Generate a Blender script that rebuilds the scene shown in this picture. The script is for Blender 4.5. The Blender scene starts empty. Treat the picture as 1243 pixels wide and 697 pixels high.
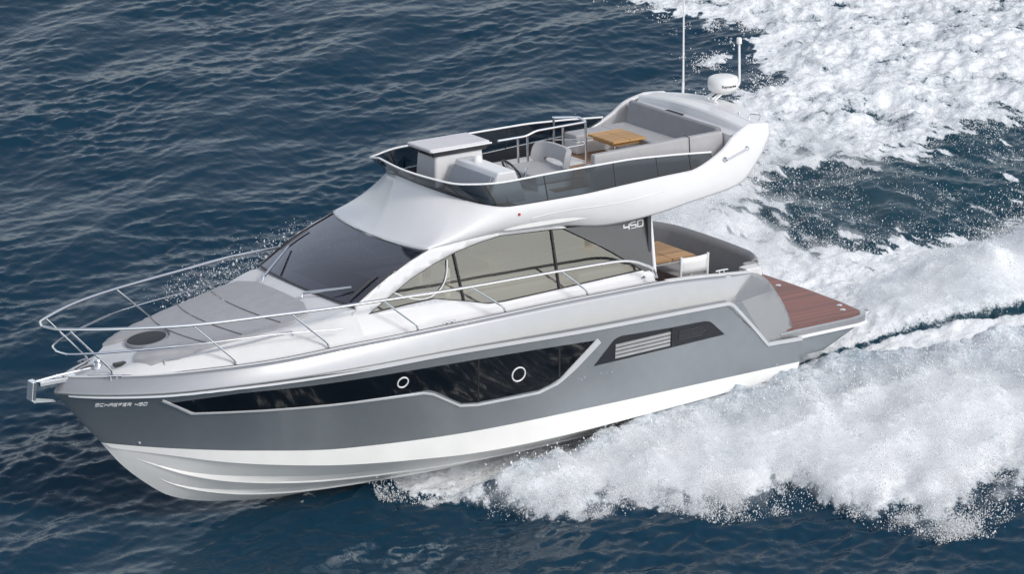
import bpy, bmesh, math, random
import numpy as np
from mathutils import Vector, Matrix
from mathutils.geometry import delaunay_2d_cdt

sc = bpy.context.scene
COL = sc.collection
R = math.radians

# ------------------------------------------------------------------ how the yacht lies in the world: bow-up trim and heel into its turn
TRIM, HEEL, SINK = 4.5, 9.0, 0.05
up = np.array([math.sin(R(TRIM)), math.sin(R(HEEL)), 0.0]); up[2] = math.sqrt(1 - up @ up)
xw = np.array([1.0, 0, 0]) - up * up[0]; xw /= np.linalg.norm(xw)
yw = np.cross(up, xw)
RW = np.array([xw, yw, up])
BOAT = Matrix([list(r) + [0] for r in RW] + [[0, 0, 0, 1]]); BOAT[2][3] = -SINK

# ------------------------------------------------------------------ camera (telephoto from a helicopter off the port bow)
CAM_AXES = np.array([[-0.84352771, 0.53662587, -0.02221877],
                     [-0.16179454, -0.21444384, 0.96324263],
                     [-0.51213624, -0.81611672, -0.26771246]])
CAM_POS = np.array([36.45964031, 51.3482142, 18.89774457])
ax = CAM_AXES @ RW.T
cw = RW @ CAM_POS - np.array([0, 0, SINK])
cam = bpy.data.cameras.new('camera'); camo = bpy.data.objects.new('camera', cam); COL.objects.link(camo)
camo.matrix_world = Matrix([[ax[0][i], ax[1][i], -ax[2][i], cw[i]] for i in range(3)] + [[0, 0, 0, 1]])
cam.sensor_width = 36; cam.lens = 4774.87687 / 1243 * 36
cam.clip_start = 1; cam.clip_end = 8000
sc.camera = camo

# ------------------------------------------------------------------ light: bright overcast, soft sun from the port quarter
SUN_EL, SUN_AZ = 43.0, 108.0        # azimuth measured in the world from +X (bow) towards +Y (port)
w = bpy.data.worlds.new('World'); sc.world = w; w.use_nodes = True
nt = w.node_tree
sky = nt.nodes.new('ShaderNodeTexSky'); sky.sky_type = 'NISHITA'; sky.sun_disc = False
sky.sun_elevation = R(SUN_EL); sky.sun_rotation = R(90 - SUN_AZ)
sky.air_density = 1.0; sky.dust_density = 1.2; sky.ozone_density = 1.0
hs = nt.nodes.new('ShaderNodeHueSaturation'); hs.inputs['Saturation'].default_value = 0.42
nt.links.new(sky.outputs[0], hs.inputs['Color'])
bg = nt.nodes['Background']; bg.inputs['Strength'].default_value = 0.15
nt.links.new(hs.outputs[0], bg.inputs['Color'])
sun = bpy.data.lights.new('sun', 'SUN'); suno = bpy.data.objects.new('sun', sun); COL.objects.link(suno)
sun.energy = 1.15; sun.angle = R(12); sun.color = (1.0, .96, .9)
d = Vector((math.cos(R(SUN_EL)) * math.cos(R(SUN_AZ)), math.cos(R(SUN_EL)) * math.sin(R(SUN_AZ)), math.sin(R(SUN_EL))))
suno.rotation_euler = d.to_track_quat('Z', 'Y').to_euler()
sc.view_settings.view_transform = 'Standard'; sc.view_settings.look = 'None'
sc.view_settings.gamma = 1; sc.view_settings.use_curve_mapping = False
sc.view_settings.exposure = 0.4

# ------------------------------------------------------------------ materials
def mat(name, col, rough=.4, metal=0.0, coat=0.0, var=0.04, scale=6.0, bump=0.0, bscale=60.0, spec=.5):
    m = bpy.data.materials.new(name); m.use_nodes = True
    t = m.node_tree; p = t.nodes['Principled BSDF']
    p.inputs['Roughness'].default_value = rough; p.inputs['Metallic'].default_value = metal
    p.inputs['Coat Weight'].default_value = coat; p.inputs['Coat Roughness'].default_value = .06
    p.inputs['Specular IOR Level'].default_value = spec
    tc = t.nodes.new('ShaderNodeTexCoord')
    n = t.nodes.new('ShaderNodeTexNoise'); n.inputs['Scale'].default_value = scale; n.inputs['Detail'].default_value = 5
    t.links.new(tc.outputs['Object'], n.inputs['Vector'])
    cr = t.nodes.new('ShaderNodeValToRGB')
    cr.color_ramp.elements[0].position = .3; cr.color_ramp.elements[1].position = .7
    cr.color_ramp.elements[0].color = [c * (1 - var) for c in col] + [1]
    cr.color_ramp.elements[1].color = [min(1, c * (1 + var)) for c in col] + [1]
    t.links.new(n.outputs['Fac'], cr.inputs[0]); t.links.new(cr.outputs[0], p.inputs['Base Color'])
    if bump:
        n2 = t.nodes.new('ShaderNodeTexNoise'); n2.inputs['Scale'].default_value = bscale; n2.inputs['Detail'].default_value = 3
        t.links.new(tc.outputs['Object'], n2.inputs['Vector'])
        b = t.nodes.new('ShaderNodeBump'); b.inputs['Strength'].default_value = bump; b.inputs['Distance'].default_value = .01
        t.links.new(n2.outputs['Fac'], b.inputs['Height']); t.links.new(b.outputs[0], p.inputs['Normal'])
    return m
def glass(name, tint, refl=1.0, rough=.02, ior=1.55):
    m = bpy.data.materials.new(name); m.use_nodes = True
    t = m.node_tree; t.nodes.remove(t.nodes['Principled BSDF']); out = t.nodes['Material Output']
    tr = t.nodes.new('ShaderNodeBsdfTransparent'); tr.inputs[0].default_value = (*tint, 1)
    gl = t.nodes.new('ShaderNodeBsdfGlossy'); gl.inputs['Roughness'].default_value = rough
    gl.inputs['Color'].default_value = (*refl, 1) if hasattr(refl, '__len__') else (refl, refl, refl, 1)
    geo = t.nodes.new('ShaderNodeNewGeometry'); dt = t.nodes.new('ShaderNodeVectorMath'); dt.operation = 'DOT_PRODUCT'
    t.links.new(geo.outputs['Incoming'], dt.inputs[0]); t.links.new(geo.outputs['Normal'], dt.inputs[1])
    def mth(op, a, b=0.0):
        q = t.nodes.new('ShaderNodeMath'); q.operation = op
        for i, v in enumerate((a, b)):
            if isinstance(v, (int, float)): q.inputs[i].default_value = v
            else: t.links.new(v, q.inputs[i])
        return q.outputs[0]
    f0 = ((ior - 1) / (ior + 1))**2
    fr = mth('ADD', mth('MULTIPLY', mth('POWER', mth('SUBTRACT', 1.0, mth('ABSOLUTE', dt.outputs['Value'])), 5.0), 1 - f0), f0)
    tc = t.nodes.new('ShaderNodeTexCoord'); n = t.nodes.new('ShaderNodeTexNoise'); n.inputs['Scale'].default_value = 1.2
    b = t.nodes.new('ShaderNodeBump'); b.inputs['Strength'].default_value = .12; b.inputs['Distance'].default_value = .05
    t.links.new(tc.outputs['Object'], n.inputs['Vector']); t.links.new(n.outputs['Fac'], b.inputs['Height'])
    t.links.new(b.outputs[0], gl.inputs['Normal'])
    mx = t.nodes.new('ShaderNodeMixShader')
    t.links.new(fr, mx.inputs[0]); t.links.new(tr.outputs[0], mx.inputs[1]); t.links.new(gl.outputs[0], mx.inputs[2])
    t.links.new(mx.outputs[0], out.inputs[0])
    return m
def planks(name, base, line, pitch, axis, rough=.55, var=.25):
    """timber boards with caulking lines, running along X (axis 1) or Y (axis 0)"""
    m = mat(name, base, rough, var=.1, scale=3)
    t = m.node_tree; p = t.nodes['Principled BSDF']
    tc = t.nodes.new('ShaderNodeTexCoord'); sp = t.nodes.new('ShaderNodeSeparateXYZ'); t.links.new(tc.outputs['Object'], sp.inputs[0])
    def math_(op, a, b):
        q = t.nodes.new('ShaderNodeMath'); q.operation = op
        for i, v in enumerate((a, b)):
            if isinstance(v, (int, float)): q.inputs[i].default_value = v
            else: t.links.new(v, q.inputs[i])
        return q.outputs[0]
    u = math_('DIVIDE', sp.outputs[axis], pitch); fl = math_('FLOOR', u, 0); fr = math_('FRACT', u, 0)
    wn = t.nodes.new('ShaderNodeTexWhiteNoise'); wn.noise_dimensions = '1D'; t.links.new(fl, wn.inputs['W'])
    mp = t.nodes.new('ShaderNodeMapping'); mp.inputs['Scale'].default_value = (3, 40, 40) if axis == 1 else (40, 3, 40)
    t.links.new(tc.outputs['Object'], mp.inputs[0])
    ns = t.nodes.new('ShaderNodeTexNoise'); ns.inputs['Scale'].default_value = 1; ns.inputs['Detail'].default_value = 4; t.links.new(mp.outputs[0], ns.inputs['Vector'])
    s = math_('ADD', math_('MULTIPLY', wn.outputs[0], .6), math_('MULTIPLY', ns.outputs['Fac'], .8))
    cr = t.nodes.new('ShaderNodeValToRGB')
    cr.color_ramp.elements[0].position = .2; cr.color_ramp.elements[1].position = 1.0
    cr.color_ramp.elements[0].color = [c * (1 - var) for c in base] + [1]; cr.color_ramp.elements[1].color = [c * (1 + var) for c in base] + [1]
    t.links.new(s, cr.inputs[0])
    ln = math_('LESS_THAN', fr, .1)
    mx = t.nodes.new('ShaderNodeMix'); mx.data_type = 'RGBA'
    t.links.new(ln, mx.inputs[0]); t.links.new(cr.outputs[0], mx.inputs[6]); mx.inputs[7].default_value = (*line, 1)
    t.links.new(mx.outputs[2], p.inputs['Base Color'])
    return m
GEL = mat('white_gelcoat', (.72, .715, .72), .28, coat=.3, var=.015, bump=.02, bscale=3)
GELW = mat('warm_white_gelcoat', (.78, .775, .76), .35, coat=.2, var=.03)
BOTTOM = mat('bottom_paint', (.86, .85, .82), .4, var=.04, scale=2)
SILVER = mat('silver_paint', (.40, .405, .415), .30, metal=.65, coat=.5, var=.02, bump=.02, bscale=2)
GREY = mat('grey_metallic_paint', (.36, .385, .40), .25, metal=.6, coat=.6, var=.03, bump=.02, bscale=2)
DECKM = mat('deck_nonskid', (.63, .63, .635), .55, var=.03, scale=3, bump=.15, bscale=160)
TRIM_S = mat('silver_trim', (.62, .63, .645), .3, var=.01, metal=.2)
TRIM_W = mat('white_trim', (.82, .82, .82), .3, var=.01)
BLACKG = mat('black_window_gloss', (.006, .008, .011), .03, coat=.4, var=.1, bump=.02, bscale=1.5)
ANTHRA = mat('anthracite_panel', (.045, .047, .052), .25, coat=.3, var=.05)
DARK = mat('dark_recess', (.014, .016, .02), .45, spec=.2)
STEEL = mat('polished_steel', (.72, .73, .75), .16, metal=1.0, var=.03)
CHROME = mat('brushed_louver', (.62, .62, .61), .32, metal=.7, var=.05)
PAD = mat('grey_sunpad_fabric', (.36, .36, .37), .85, var=.05, bump=.3, bscale=120)
SOFA = mat('grey_upholstery', (.27, .27, .285), .8, var=.05, bump=.3, bscale=120)
SOFA_L = mat('light_grey_upholstery', (.42, .415, .42), .8, var=.05, bump=.25, bscale=120)
CONS = mat('grey_console', (.36, .38, .42), .5, var=.04)
TEAK = planks('red_teak_deck', (.20, .056, .036), (.035, .012, .01), .085, 1, rough=.4, var=.4)
OAK = planks('honey_oak_boards', (.52, .30, .12), (.30, .15, .06), .16, 1, var=.3)
OAK2 = planks('honey_teak_boards', (.47, .27, .12), (.30, .15, .06), .13, 1, var=.35)
FLOOR = planks('brown_teak_floor', (.28, .16, .09), (.08, .05, .03), .07, 1)
BLACK = mat('black_plastic', (.02, .02, .022), .4)
WS = glass('windscreen_glass', (.15, .14, .19), (.93, .93, 1.0), ior=2.2)
SG = glass('side_glass', (.58, .57, .52), (1.0, .98, .93), ior=2.25)
FG = glass('flybridge_glass', (.16, .20, .23), .9)
RED = mat('red_lens', (.4, .01, .02), .2)
SALOON_DIM = mat('saloon_dimming', (.07, .072, .08), .7)  # dark tone that makes the saloon look dim through the windows
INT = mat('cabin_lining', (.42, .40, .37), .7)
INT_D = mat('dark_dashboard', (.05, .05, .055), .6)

# ------------------------------------------------------------------ mesh helpers
def smooth(a): a = np.clip(a, 0, 1); return a * a * (3 - 2 * a)
class MB:
    def __init__(s): s.v = []; s.f = []
    def add(s, v, f):
        o = len(s.v); s.v += [tuple(map(float, p)) for p in v]; s.f += [tuple(i + o for i in q) for q in f]; return s
    def grid(s, P):
        P = np.asarray(P, float); n, m = P.shape[:2]
        return s.add(P.reshape(-1, 3), [(i*m+j, i*m+j+1, (i+1)*m+j+1, (i+1)*m+j) for i in range(n-1) for j in range(m-1)])
    def tube(s, pts, r, n=8, closed=False):
        P = [Vector(p) for p in pts]; k = len(P); rr = r if hasattr(r, '__len__') else [r] * k
        T = []
        for i in range(k):
            a = P[(i-1) % k] if (closed or i) else P[0]; b = P[(i+1) % k] if (closed or i < k-1) else P[-1]
            T.append((b - a).normalized())
        N = T[0].orthogonal().normalized(); vs = []
        for i in range(k):
            N = (N - T[i] * N.dot(T[i])).normalized(); B = T[i].cross(N)
            vs += [P[i] + (N * math.cos(2*math.pi*j/n) + B * math.sin(2*math.pi*j/n)) * rr[i] for j in range(n)]
        fs = [(i*n+j, i*n+(j+1) % n, ((i+1) % k)*n+(j+1) % n, ((i+1) % k)*n+j) for i in range(k if closed else k-1) for j in range(n)]
        if not closed: fs += [tuple(range(n-1, -1, -1)), tuple(range((k-1)*n, k*n))]
        return s.add(vs, fs)
    def box(s, c, h, M=None):
        vs = [Vector((sx*h[0], sy*h[1], sz*h[2])) for sz in (-1, 1) for sy in (-1, 1) for sx in (-1, 1)]
        if M is not None: vs = [M @ v for v in vs]
        return s.add([v + Vector(c) for v in vs], [(0, 2, 3, 1), (4, 5, 7, 6), (0, 1, 5, 4), (2, 6, 7, 3), (0, 4, 6, 2), (1, 3, 7, 5)])
    def hexa(s, p):           # eight corners: four of one face, then the four opposite
        return s.add(p, [(3, 2, 1, 0), (4, 5, 6, 7), (0, 1, 5, 4), (1, 2, 6, 5), (2, 3, 7, 6), (3, 0, 4, 7)])
    def lathe(s, prof, c, ax_=(0, 0, 1), n=24):
        q = Vector((0, 0, 1)).rotation_difference(Vector(ax_)); c = Vector(c); vs = []; m = len(prof)
        for j in range(n):
            a = 2 * math.pi * j / n
            vs += [c + q @ Vector((r * math.cos(a), r * math.sin(a), z)) for r, z in prof]
        fs = [(j*m+i, ((j+1) % n)*m+i, ((j+1) % n)*m+i+1, j*m+i+1) for j in range(n) for i in range(m-1)]
        return s.add(vs, fs)
    def prism(s, lo, hi):     # two outlines of equal length
        n = len(lo)
        return s.add(list(lo) + list(hi), [tuple(range(n-1, -1, -1)), tuple(range(n, 2*n))] + [(i, (i+1) % n, n+(i+1) % n, n+i) for i in range(n)])
    def mirror(s):
        n = len(s.v); s.v += [(x, -y, z) for x, y, z in s.v]; s.f += [tuple(i + n for i in reversed(q)) for q in s.f]; return s
    def build(s, name, m, parent=None, sharp=35, bevel=0.0, solid=0.0, seg=2, weld=1e-4):
        me = bpy.data.meshes.new(name); me.from_pydata(s.v, [], s.f)
        bm = bmesh.new(); bm.from_mesh(me)
        if weld: bmesh.ops.remove_doubles(bm, verts=bm.verts, dist=weld)
        bmesh.ops.recalc_face_normals(bm, faces=bm.faces)
        bm.to_mesh(me); bm.free()
        me.shade_smooth(); me.set_sharp_from_angle(angle=R(sharp))
        o = bpy.data.objects.new(name, me); COL.objects.link(o); me.materials.append(m)
        if parent is not None: o.parent = parent
        if solid:
            q = o.modifiers.new('thickness', 'SOLIDIFY'); q.thickness = solid; q.offset = 0
        if bevel:
            q = o.modifiers.new('rounding', 'BEVEL'); q.width = bevel; q.segments = seg; q.limit_method = 'ANGLE'; q.angle_limit = R(30)
            q.harden_normals = True
        return o
def inside(p, poly):
    x, y = p; c = False; j = len(poly) - 1
    for i in range(len(poly)):
        xi, yi = poly[i]; xj, yj = poly[j]
        if (yi > y) != (yj > y) and x < (xj - xi) * (y - yi) / (yj - yi) + xi: c = not c
        j = i
    return c
def dens(poly, step, closed=True):
    out = []; n = len(poly)
    for i in range(n if closed else n - 1):
        a = np.array(poly[i], float); b = np.array(poly[(i+1) % n], float)
        k = max(1, int(np.linalg.norm(b - a) / step))
        out += [tuple(a + (b - a) * j / k) for j in range(k)]
    if not closed: out.append(tuple(poly[-1]))
    return out
def panel(outer, step=.1, holes=()):
    """fill a 2D outline (with holes) by a fine triangulation; returns verts, faces, boundary loops"""
    loops = [dens(outer, step)] + [dens(h, step) for h in holes]
    v = []; e = []; bl = []
    for L in loops:
        o = len(v); v += L; e += [(o + i, o + (i+1) % len(L)) for i in range(len(L))]; bl.append((o, len(L)))
    xs = [p[0] for p in loops[0]]; ys = [p[1] for p in loops[0]]
    b = np.array(v)
    for gx in np.arange(min(xs) + step/2, max(xs), step):
        for gy in np.arange(min(ys) + step/2, max(ys), step):
            if inside((gx, gy), loops[0]) and not any(inside((gx, gy), h) for h in loops[1:]) and np.min(np.hypot(b[:, 0]-gx, b[:, 1]-gy)) > step * .4:
                v.append((gx, gy))
    r = delaunay_2d_cdt([Vector(p) for p in v], e, [], 0, 1e-6)
    vo = [tuple(p) for p in r[0]]; fo = []
    for f in r[2]:
        c = (sum(vo[i][0] for i in f) / 3, sum(vo[i][1] for i in f) / 3)
        if inside(c, loops[0]) and not any(inside(c, h) for h in loops[1:]): fo.append(tuple(f))
    return vo, fo
def slab(outer, fn, t, step=.1):
    """patch on a surface: fn(a, b, t) maps 2D + height to 3D; closed with a rim"""
    v, f = panel(outer, step); L = dens(outer, step); m = MB()
    m.add([fn(a, b, t) for a, b in v], f)
    m.grid([[fn(a, b, t) for a, b in L + L[:1]], [fn(a, b, -.01) for a, b in L + L[:1]]])
    return m
def ribbon(line, fn, wid, t, step=.08):
    """raised flat strip that follows a 2D line on a surface"""
    L = np.array(dens(line, step, False)); T = np.gradient(L, axis=0); T /= np.linalg.norm(T, axis=1)[:, None] + 1e-9
    N = np.stack([-T[:, 1], T[:, 0]], 1); m = MB()
    ww = wid if hasattr(wid, '__call__') else (lambda k: wid)
    rows = []
    for i, p in enumerate(L):
        hw = ww(i / (len(L) - 1)) / 2; a = p - N[i] * hw; b = p + N[i] * hw
        rows.append([fn(*a, -.01), fn(*(a + N[i] * .2 * hw), t), fn(*(b - N[i] * .2 * hw), t), fn(*b, -.01)])
    return m.grid(rows)
def chaikin(p, n=2, closed=True):
    p = [np.array(q, float) for q in p]
    for _ in range(n):
        q = [] if closed else [p[0]]
        for i in range(len(p) if closed else len(p) - 1):
            a, b = p[i], p[(i+1) % len(p)]; q += [a * .75 + b * .25, a * .25 + b * .75]
        if not closed: q.append(p[-1])
        p = q
    return [tuple(q) for q in p]
def spline(keys, n):
    K = np.array(keys, float); u = np.arange(len(K)); q = np.linspace(0, len(K) - 1, n)
    return np.stack([pchip(u, K[:, i])(q) for i in range(K.shape[1])], 1)
def fillet(pts, r, n=5):
    """polyline with rounded corners"""
    P = [Vector(p) for p in pts]; out = [P[0]]
    for i in range(1, len(P) - 1):
        a = (P[i-1] - P[i]); b = (P[i+1] - P[i]); d_ = min(r, a.length * .45, b.length * .45)
        p0 = P[i] + a.normalized() * d_; p2 = P[i] + b.normalized() * d_
        for k in range(n + 1):
            t = k / n; out.append(p0 * (1-t)**2 + P[i] * 2*t*(1-t) + p2 * t*t)
    return out + [P[-1]]
def letters(txt, size, name, m, parent, fn, stretch=1.0, space=1.0, depth=.003):
    cu = bpy.data.curves.new(name, 'FONT'); cu.body = txt; cu.size = size; cu.space_character = space; cu.offset = size * .018
    o = bpy.data.objects.new(name, cu); COL.objects.link(o)
    dg = bpy.context.evaluated_depsgraph_get(); dg.update()
    me = bpy.data.meshes.new_from_object(o.evaluated_get(dg)); bpy.data.objects.remove(o)
    bm = bmesh.new(); bm.from_mesh(me)
    g = bmesh.ops.extrude_face_region(bm, geom=list(bm.faces))
    top = {v for v in g['geom'] if isinstance(v, bmesh.types.BMVert)}
    for v in bm.verts: v.co = Vector(fn(v.co.x * stretch, v.co.y, depth if v in top else -.004))
    bmesh.ops.recalc_face_normals(bm, faces=bm.faces); bm.to_mesh(me); bm.free()
    ob = bpy.data.objects.new(name, me); COL.objects.link(ob); me.materials.clear(); me.materials.append(m); ob.parent = parent
    return ob
GLYPH = {'S': [[(1, 1), (0, 1), (0, .52), (1, .52), (1, 0), (0, 0)]], 'C': [[(1, 1), (0, 1), (0, 0), (1, 0)]], 'H': [[(0, 1), (0, 0)], [(1, 1), (1, 0)], [(0, .5), (1, .5)]],
         'A': [[(0, 0), (0, 1), (1, 1), (1, 0)], [(0, .45), (1, .45)]], 'E': [[(1, 1), (0, 1), (0, 0), (1, 0)], [(0, .5), (.85, .5)]], 'F': [[(1, 1), (0, 1), (0, 0)], [(0, .5), (.8, .5)]],
         'R': [[(0, 0), (0, 1), (1, 1), (1, .45), (0, .45)], [(.45, .45), (1, 0)]], '4': [[(0, 1), (0, .42), (1, .42)], [(1, 1), (1, 0)]], '5': [[(1, 1), (0, 1), (0, .52), (1, .52), (1, 0), (0, 0)]],
         '0': [[(.5, 0), (0, 0), (0, 1), (1, 1), (1, 0), (.5, 0)]], ' ': []}
def stroke_letters(txt, h, wd, gap, pen, name, m, parent, fn):
    mb = MB(); u = 0
    for k, c in enumerate(txt):
        for j, st in enumerate(GLYPH[c]):
            r_ = ribbon([(u + a * wd, b * h) for a, b in st], lambda a, b, t, q=j: fn(a, b, max(t, 0) + .0006 * q - (.004 if t < 0 else 0)), pen, .003, .02)
            mb.add(r_.v, r_.f)
        u += (wd * .45 if c == ' ' else wd) + gap
    return mb.build(name, m, parent)
def thing(name, label, cat, local=None, group=None):
    o = bpy.data.objects.new(name, None); COL.objects.link(o); o.empty_display_size = .3
    o.matrix_world = BOAT @ (local if local is not None else Matrix.Identity(4))
    o['label'] = label; o['category'] = cat
    if group: o['group'] = group
    return o
# ------------------------------------------------------------------ hull form (yacht coordinates: X forward, Y port, Z up)
def pchip(xs, ys):
    xs = np.array(xs, float); ys = np.array(ys, float)
    h = np.diff(xs); d = np.diff(ys) / h
    m = np.zeros(len(xs)); m[0] = d[0]; m[-1] = d[-1]
    for i in range(1, len(xs) - 1):
        m[i] = 0 if d[i-1] * d[i] <= 0 else 2 * d[i-1] * d[i] / (d[i-1] + d[i])
    def f(x):
        x = np.clip(np.asarray(x, float), xs[0], xs[-1])
        i = np.clip(np.searchsorted(xs, x) - 1, 0, len(xs) - 2)
        t = (x - xs[i]) / h[i]
        return (ys[i] * (1 + 2*t) * (1-t)**2 + h[i] * m[i] * t * (1-t)**2
                + ys[i+1] * t*t * (3 - 2*t) + h[i] * m[i+1] * t*t * (t-1))
    return f
def beam(x):
    u = np.maximum(0, (np.asarray(x, float) - 5) / 7.3)
    return 2.1 * np.maximum(0, 1 - u**2.6)**0.8
def chine_y(x):
    return 1.93 * np.maximum(0, 1 - np.maximum(0, (np.asarray(x, float) - 3) / 8.6)**2.2)**.9
stem_z = pchip([8.45, 9.51, 10.04, 10.53, 10.93, 11.32, 11.63, 11.77, 12.07, 12.36], [-.63, -.50, -.39, -.21, .08, .45, .85, 1.02, 1.40, 1.76])
stem_x = pchip([-.63, -.50, -.39, -.21, .08, .45, .85, 1.02, 1.40, 1.76], [8.45, 9.51, 10.04, 10.53, 10.93, 11.32, 11.63, 11.77, 12.07, 12.36])
paint_z = pchip([0, 3.89, 6.59, 8.16, 9.56, 10.73, 11.63], [.52, .49, .44, .46, .58, .72, .85])
chine_z = pchip([0, 3.0, 5.95, 7.23, 8.17, 9.04, 9.88, 10.74, 11.5], [.32, .17, .07, .12, .18, .28, .41, .60, .76])
white_z = pchip([0, 1.45, 4.05, 6.76, 8.4, 9.98, 11.19, 12.36], [1.77, 1.79, 1.81, 1.87, 1.83, 1.79, 1.75, 1.76])
deck_z = pchip([0, .88, 2.88, 4.17, 5.67, 7.13, 8.21, 9.38, 10.27, 11.53, 12.25], [2.1, 2.18, 2.31, 2.31, 2.29, 2.25, 2.20, 2.10, 2.05, 2.0, 2.0])
keel_z = pchip([0, 4, 7.4, 8.45, 9.51, 10.04, 10.53, 10.93, 11.32, 11.63], [-.70, -.68, -.66, -.63, -.50, -.39, -.21, .08, .45, .85])
def paint_y(x):
    return 1.97 * np.maximum(0, 1 - np.maximum(0, (np.asarray(x, float) - 3) / 8.63)**2.2)**.88
def top_pt(s, t):
    """hull side, s from transom (0) to stem (1), t from paint line (0) to knuckle (1)"""
    s = np.asarray(s, float); t = np.asarray(t, float)
    xp = 11.63 * s; xw = 12.36 * s
    zst = .85 + (1.76 - .85) * t
    x = stem_x(zst) * s
    zp = paint_z(xp); zw = white_z(xw)
    yp = paint_y(xp); yw = beam(xw * 12.3 / 12.36)
    k = 1 + .55 * np.clip((s - .35) / .6, 0, 1)
    return x, yp + (yw - yp) * t**k, zp + (zw - zp) * t
def top_st(x, z):
    x = np.asarray(x, float); z = np.asarray(z, float)
    t = np.clip((z - .5) / 1.3, 0, 1); s = x / 12
    for _ in range(25):
        s = np.clip(x / stem_x(.85 + .91 * t), 0, 1)
        t = np.clip((z - paint_z(11.63 * s)) / (white_z(12.36 * s) - paint_z(11.63 * s)), 0, 1)
    return s, t
def band_pt(s, t):
    """silver band, t from knuckle (0) to gunwale (1)"""
    s = np.asarray(s, float); t = np.asarray(t, float)
    xw = 12.36 * s; xd = 12.2 * s
    yw = beam(xw * 12.3 / 12.36); yd = np.maximum(beam(np.minimum(xd * 12.3 / 12.2, 12.3)) - .09 * np.clip((1 - s) * 25, 0, 1), 0)
    return xw + (xd - xw) * t, yw + (yd - yw) * t + .012 * np.sin(np.pi * t) * np.clip((1 - s) * 20, 0, 1), white_z(xw) + (deck_z(xd) - white_z(xw)) * t
def hull_y0(x, z):
    """half breadth of the side at (x, z), any height above the paint line"""
    x = np.asarray(x, float); z = np.asarray(z, float)
    s, t = top_st(x, z)
    lo = top_pt(s, t)[1]
    sb = np.clip(x / 12.28, 0, 1)
    tb = np.clip((z - white_z(12.36 * sb)) / (deck_z(12.2 * sb) - white_z(12.36 * sb)), 0, 1)
    hi = band_pt(sb, tb)[1]
    return np.where(z > white_z(x), hi, lo)

_hx = np.arange(-.3, 12.42, .02); _hz = np.arange(.3, 2.42, .01)
_ht = hull_y0(_hx[:, None] + 0 * _hz[None], _hz[None] + 0 * _hx[:, None])
def hull_y(x, z):
    a = min(max((float(x) + .3) / .02, 0), len(_hx) - 1.001); b = min(max((float(z) - .3) / .01, 0), len(_hz) - 1.001)
    i = int(a); j = int(b); a -= i; b -= j
    return float(_ht[i, j]*(1-a)*(1-b) + _ht[i+1, j]*a*(1-b) + _ht[i, j+1]*(1-a)*b + _ht[i+1, j+1]*a*b)
# ================================================================== THE YACHT
yacht = thing('motor_yacht', 'silver and white motor yacht with a flybridge, planing bow up across the blue sea', 'motor yacht')
# ---- hull
S1 = 1.45 / 12.36
m = MB()
ss = 1 - (1 - np.linspace(0, 1, 90))**1.5; ss = .1 + .9 * ss
def hp(s, t, o=0): return np.stack(top_pt(s, t), -1)
m.grid([[np.array(top_pt(s, t)) for t in np.linspace(0, 1, 14)] for s in ss])
# after part of the side below the drop of the white line
def hs(x, z, t=0.0):
    y = float(hull_y(x, z)); e = .02
    nx = -(float(hull_y(x + e, z)) - float(hull_y(x - e, z))) / (2*e); nz = -(float(hull_y(x, z + e)) - float(hull_y(x, z - e))) / (2*e)
    k = 1 / math.sqrt(1 + nx*nx + nz*nz)
    return (x + nx*k*t, y + k*t, z + nz*k*t)
xs_ = float(top_pt(.1, 0)[0])
aft = [(0, .52), (float(top_pt(.1, 0)[0]), float(top_pt(.1, 0)[2])), (float(top_pt(.1, .5)[0]), float(top_pt(.1, .5)[2])), (float(top_pt(.1, 1)[0]), float(top_pt(.1, 1)[2])), (0.66, .94), (0, .92)]
v, f = panel(aft, .12); m.add([hs(a, b) for a, b in v], f)
m.mirror()
hull = m.build('hull', GREY, yacht)
# transom
m = MB(); m.prism([(0, y, z) for y, z in ((-1.94, .3), (0, -.68), (1.94, .3), (2.02, .92), (-2.02, .92))], [(.1, y*.98, z) for y, z in ((-1.94, .3), (0, -.6), (1.94, .3), (2.02, .92), (-2.02, .92))])
m.build('transom', GREY, yacht)
# ---- bottom: boot stripe, chine flat, bottom planking with spray rails
def bot(s, q):
    xc = 11.5*s; xk = 11.63*s
    yc = float(chine_y(xc)) - .05*min(1, (1-s)*8); zc_ = float(chine_z(xc)); zk = float(keel_z(xk))
    return np.array((xc + (xk-xc)*q, yc*(1-q), zc_ + (zk-zc_)*q - .07*math.sin(math.pi*q)*min(1, (1-s)*5)))
m = MB()
sb = 1 - (1 - np.linspace(0, 1, 80))**1.4
rows = []
for s in sb:
    xp = 11.63*s; xc = 11.5*s
    a = np.array((xp, float(paint_y(xp)), float(paint_z(xp)))); b = np.array((xc, float(chine_y(xc)), float(chine_z(xc))))
    rows.append([a, a*.5 + b*.5, b])
m.grid(rows)
m.grid([[np.array((11.5*s, float(chine_y(11.5*s)), float(chine_z(11.5*s)))), bot(s, 0)] for s in sb])
m.grid([[bot(s, q) for q in np.linspace(0, 1, 13)] for s in sb])
for q, s0 in ((.36, .965), (.68, .93)):
    rows = []
    for s in np.linspace(0, s0, 70):
        wd = .05 * min(1, (s0 - s) * 9) + .002
        p = bot(s, q); up_ = bot(s, q - .11 * min(1, (s0 - s)*6 + .05)); o_ = np.array((0, wd, -.1 * wd))
        rows.append([up_, p + o_ + np.array((0, 0, .012)), p + o_*.9 - np.array((0, 0, wd*.35)), bot(s, q + .015)])
    m.grid(rows)
m.mirror(); m.build('hull_bottom', BOTTOM, yacht, sharp=22)
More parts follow.
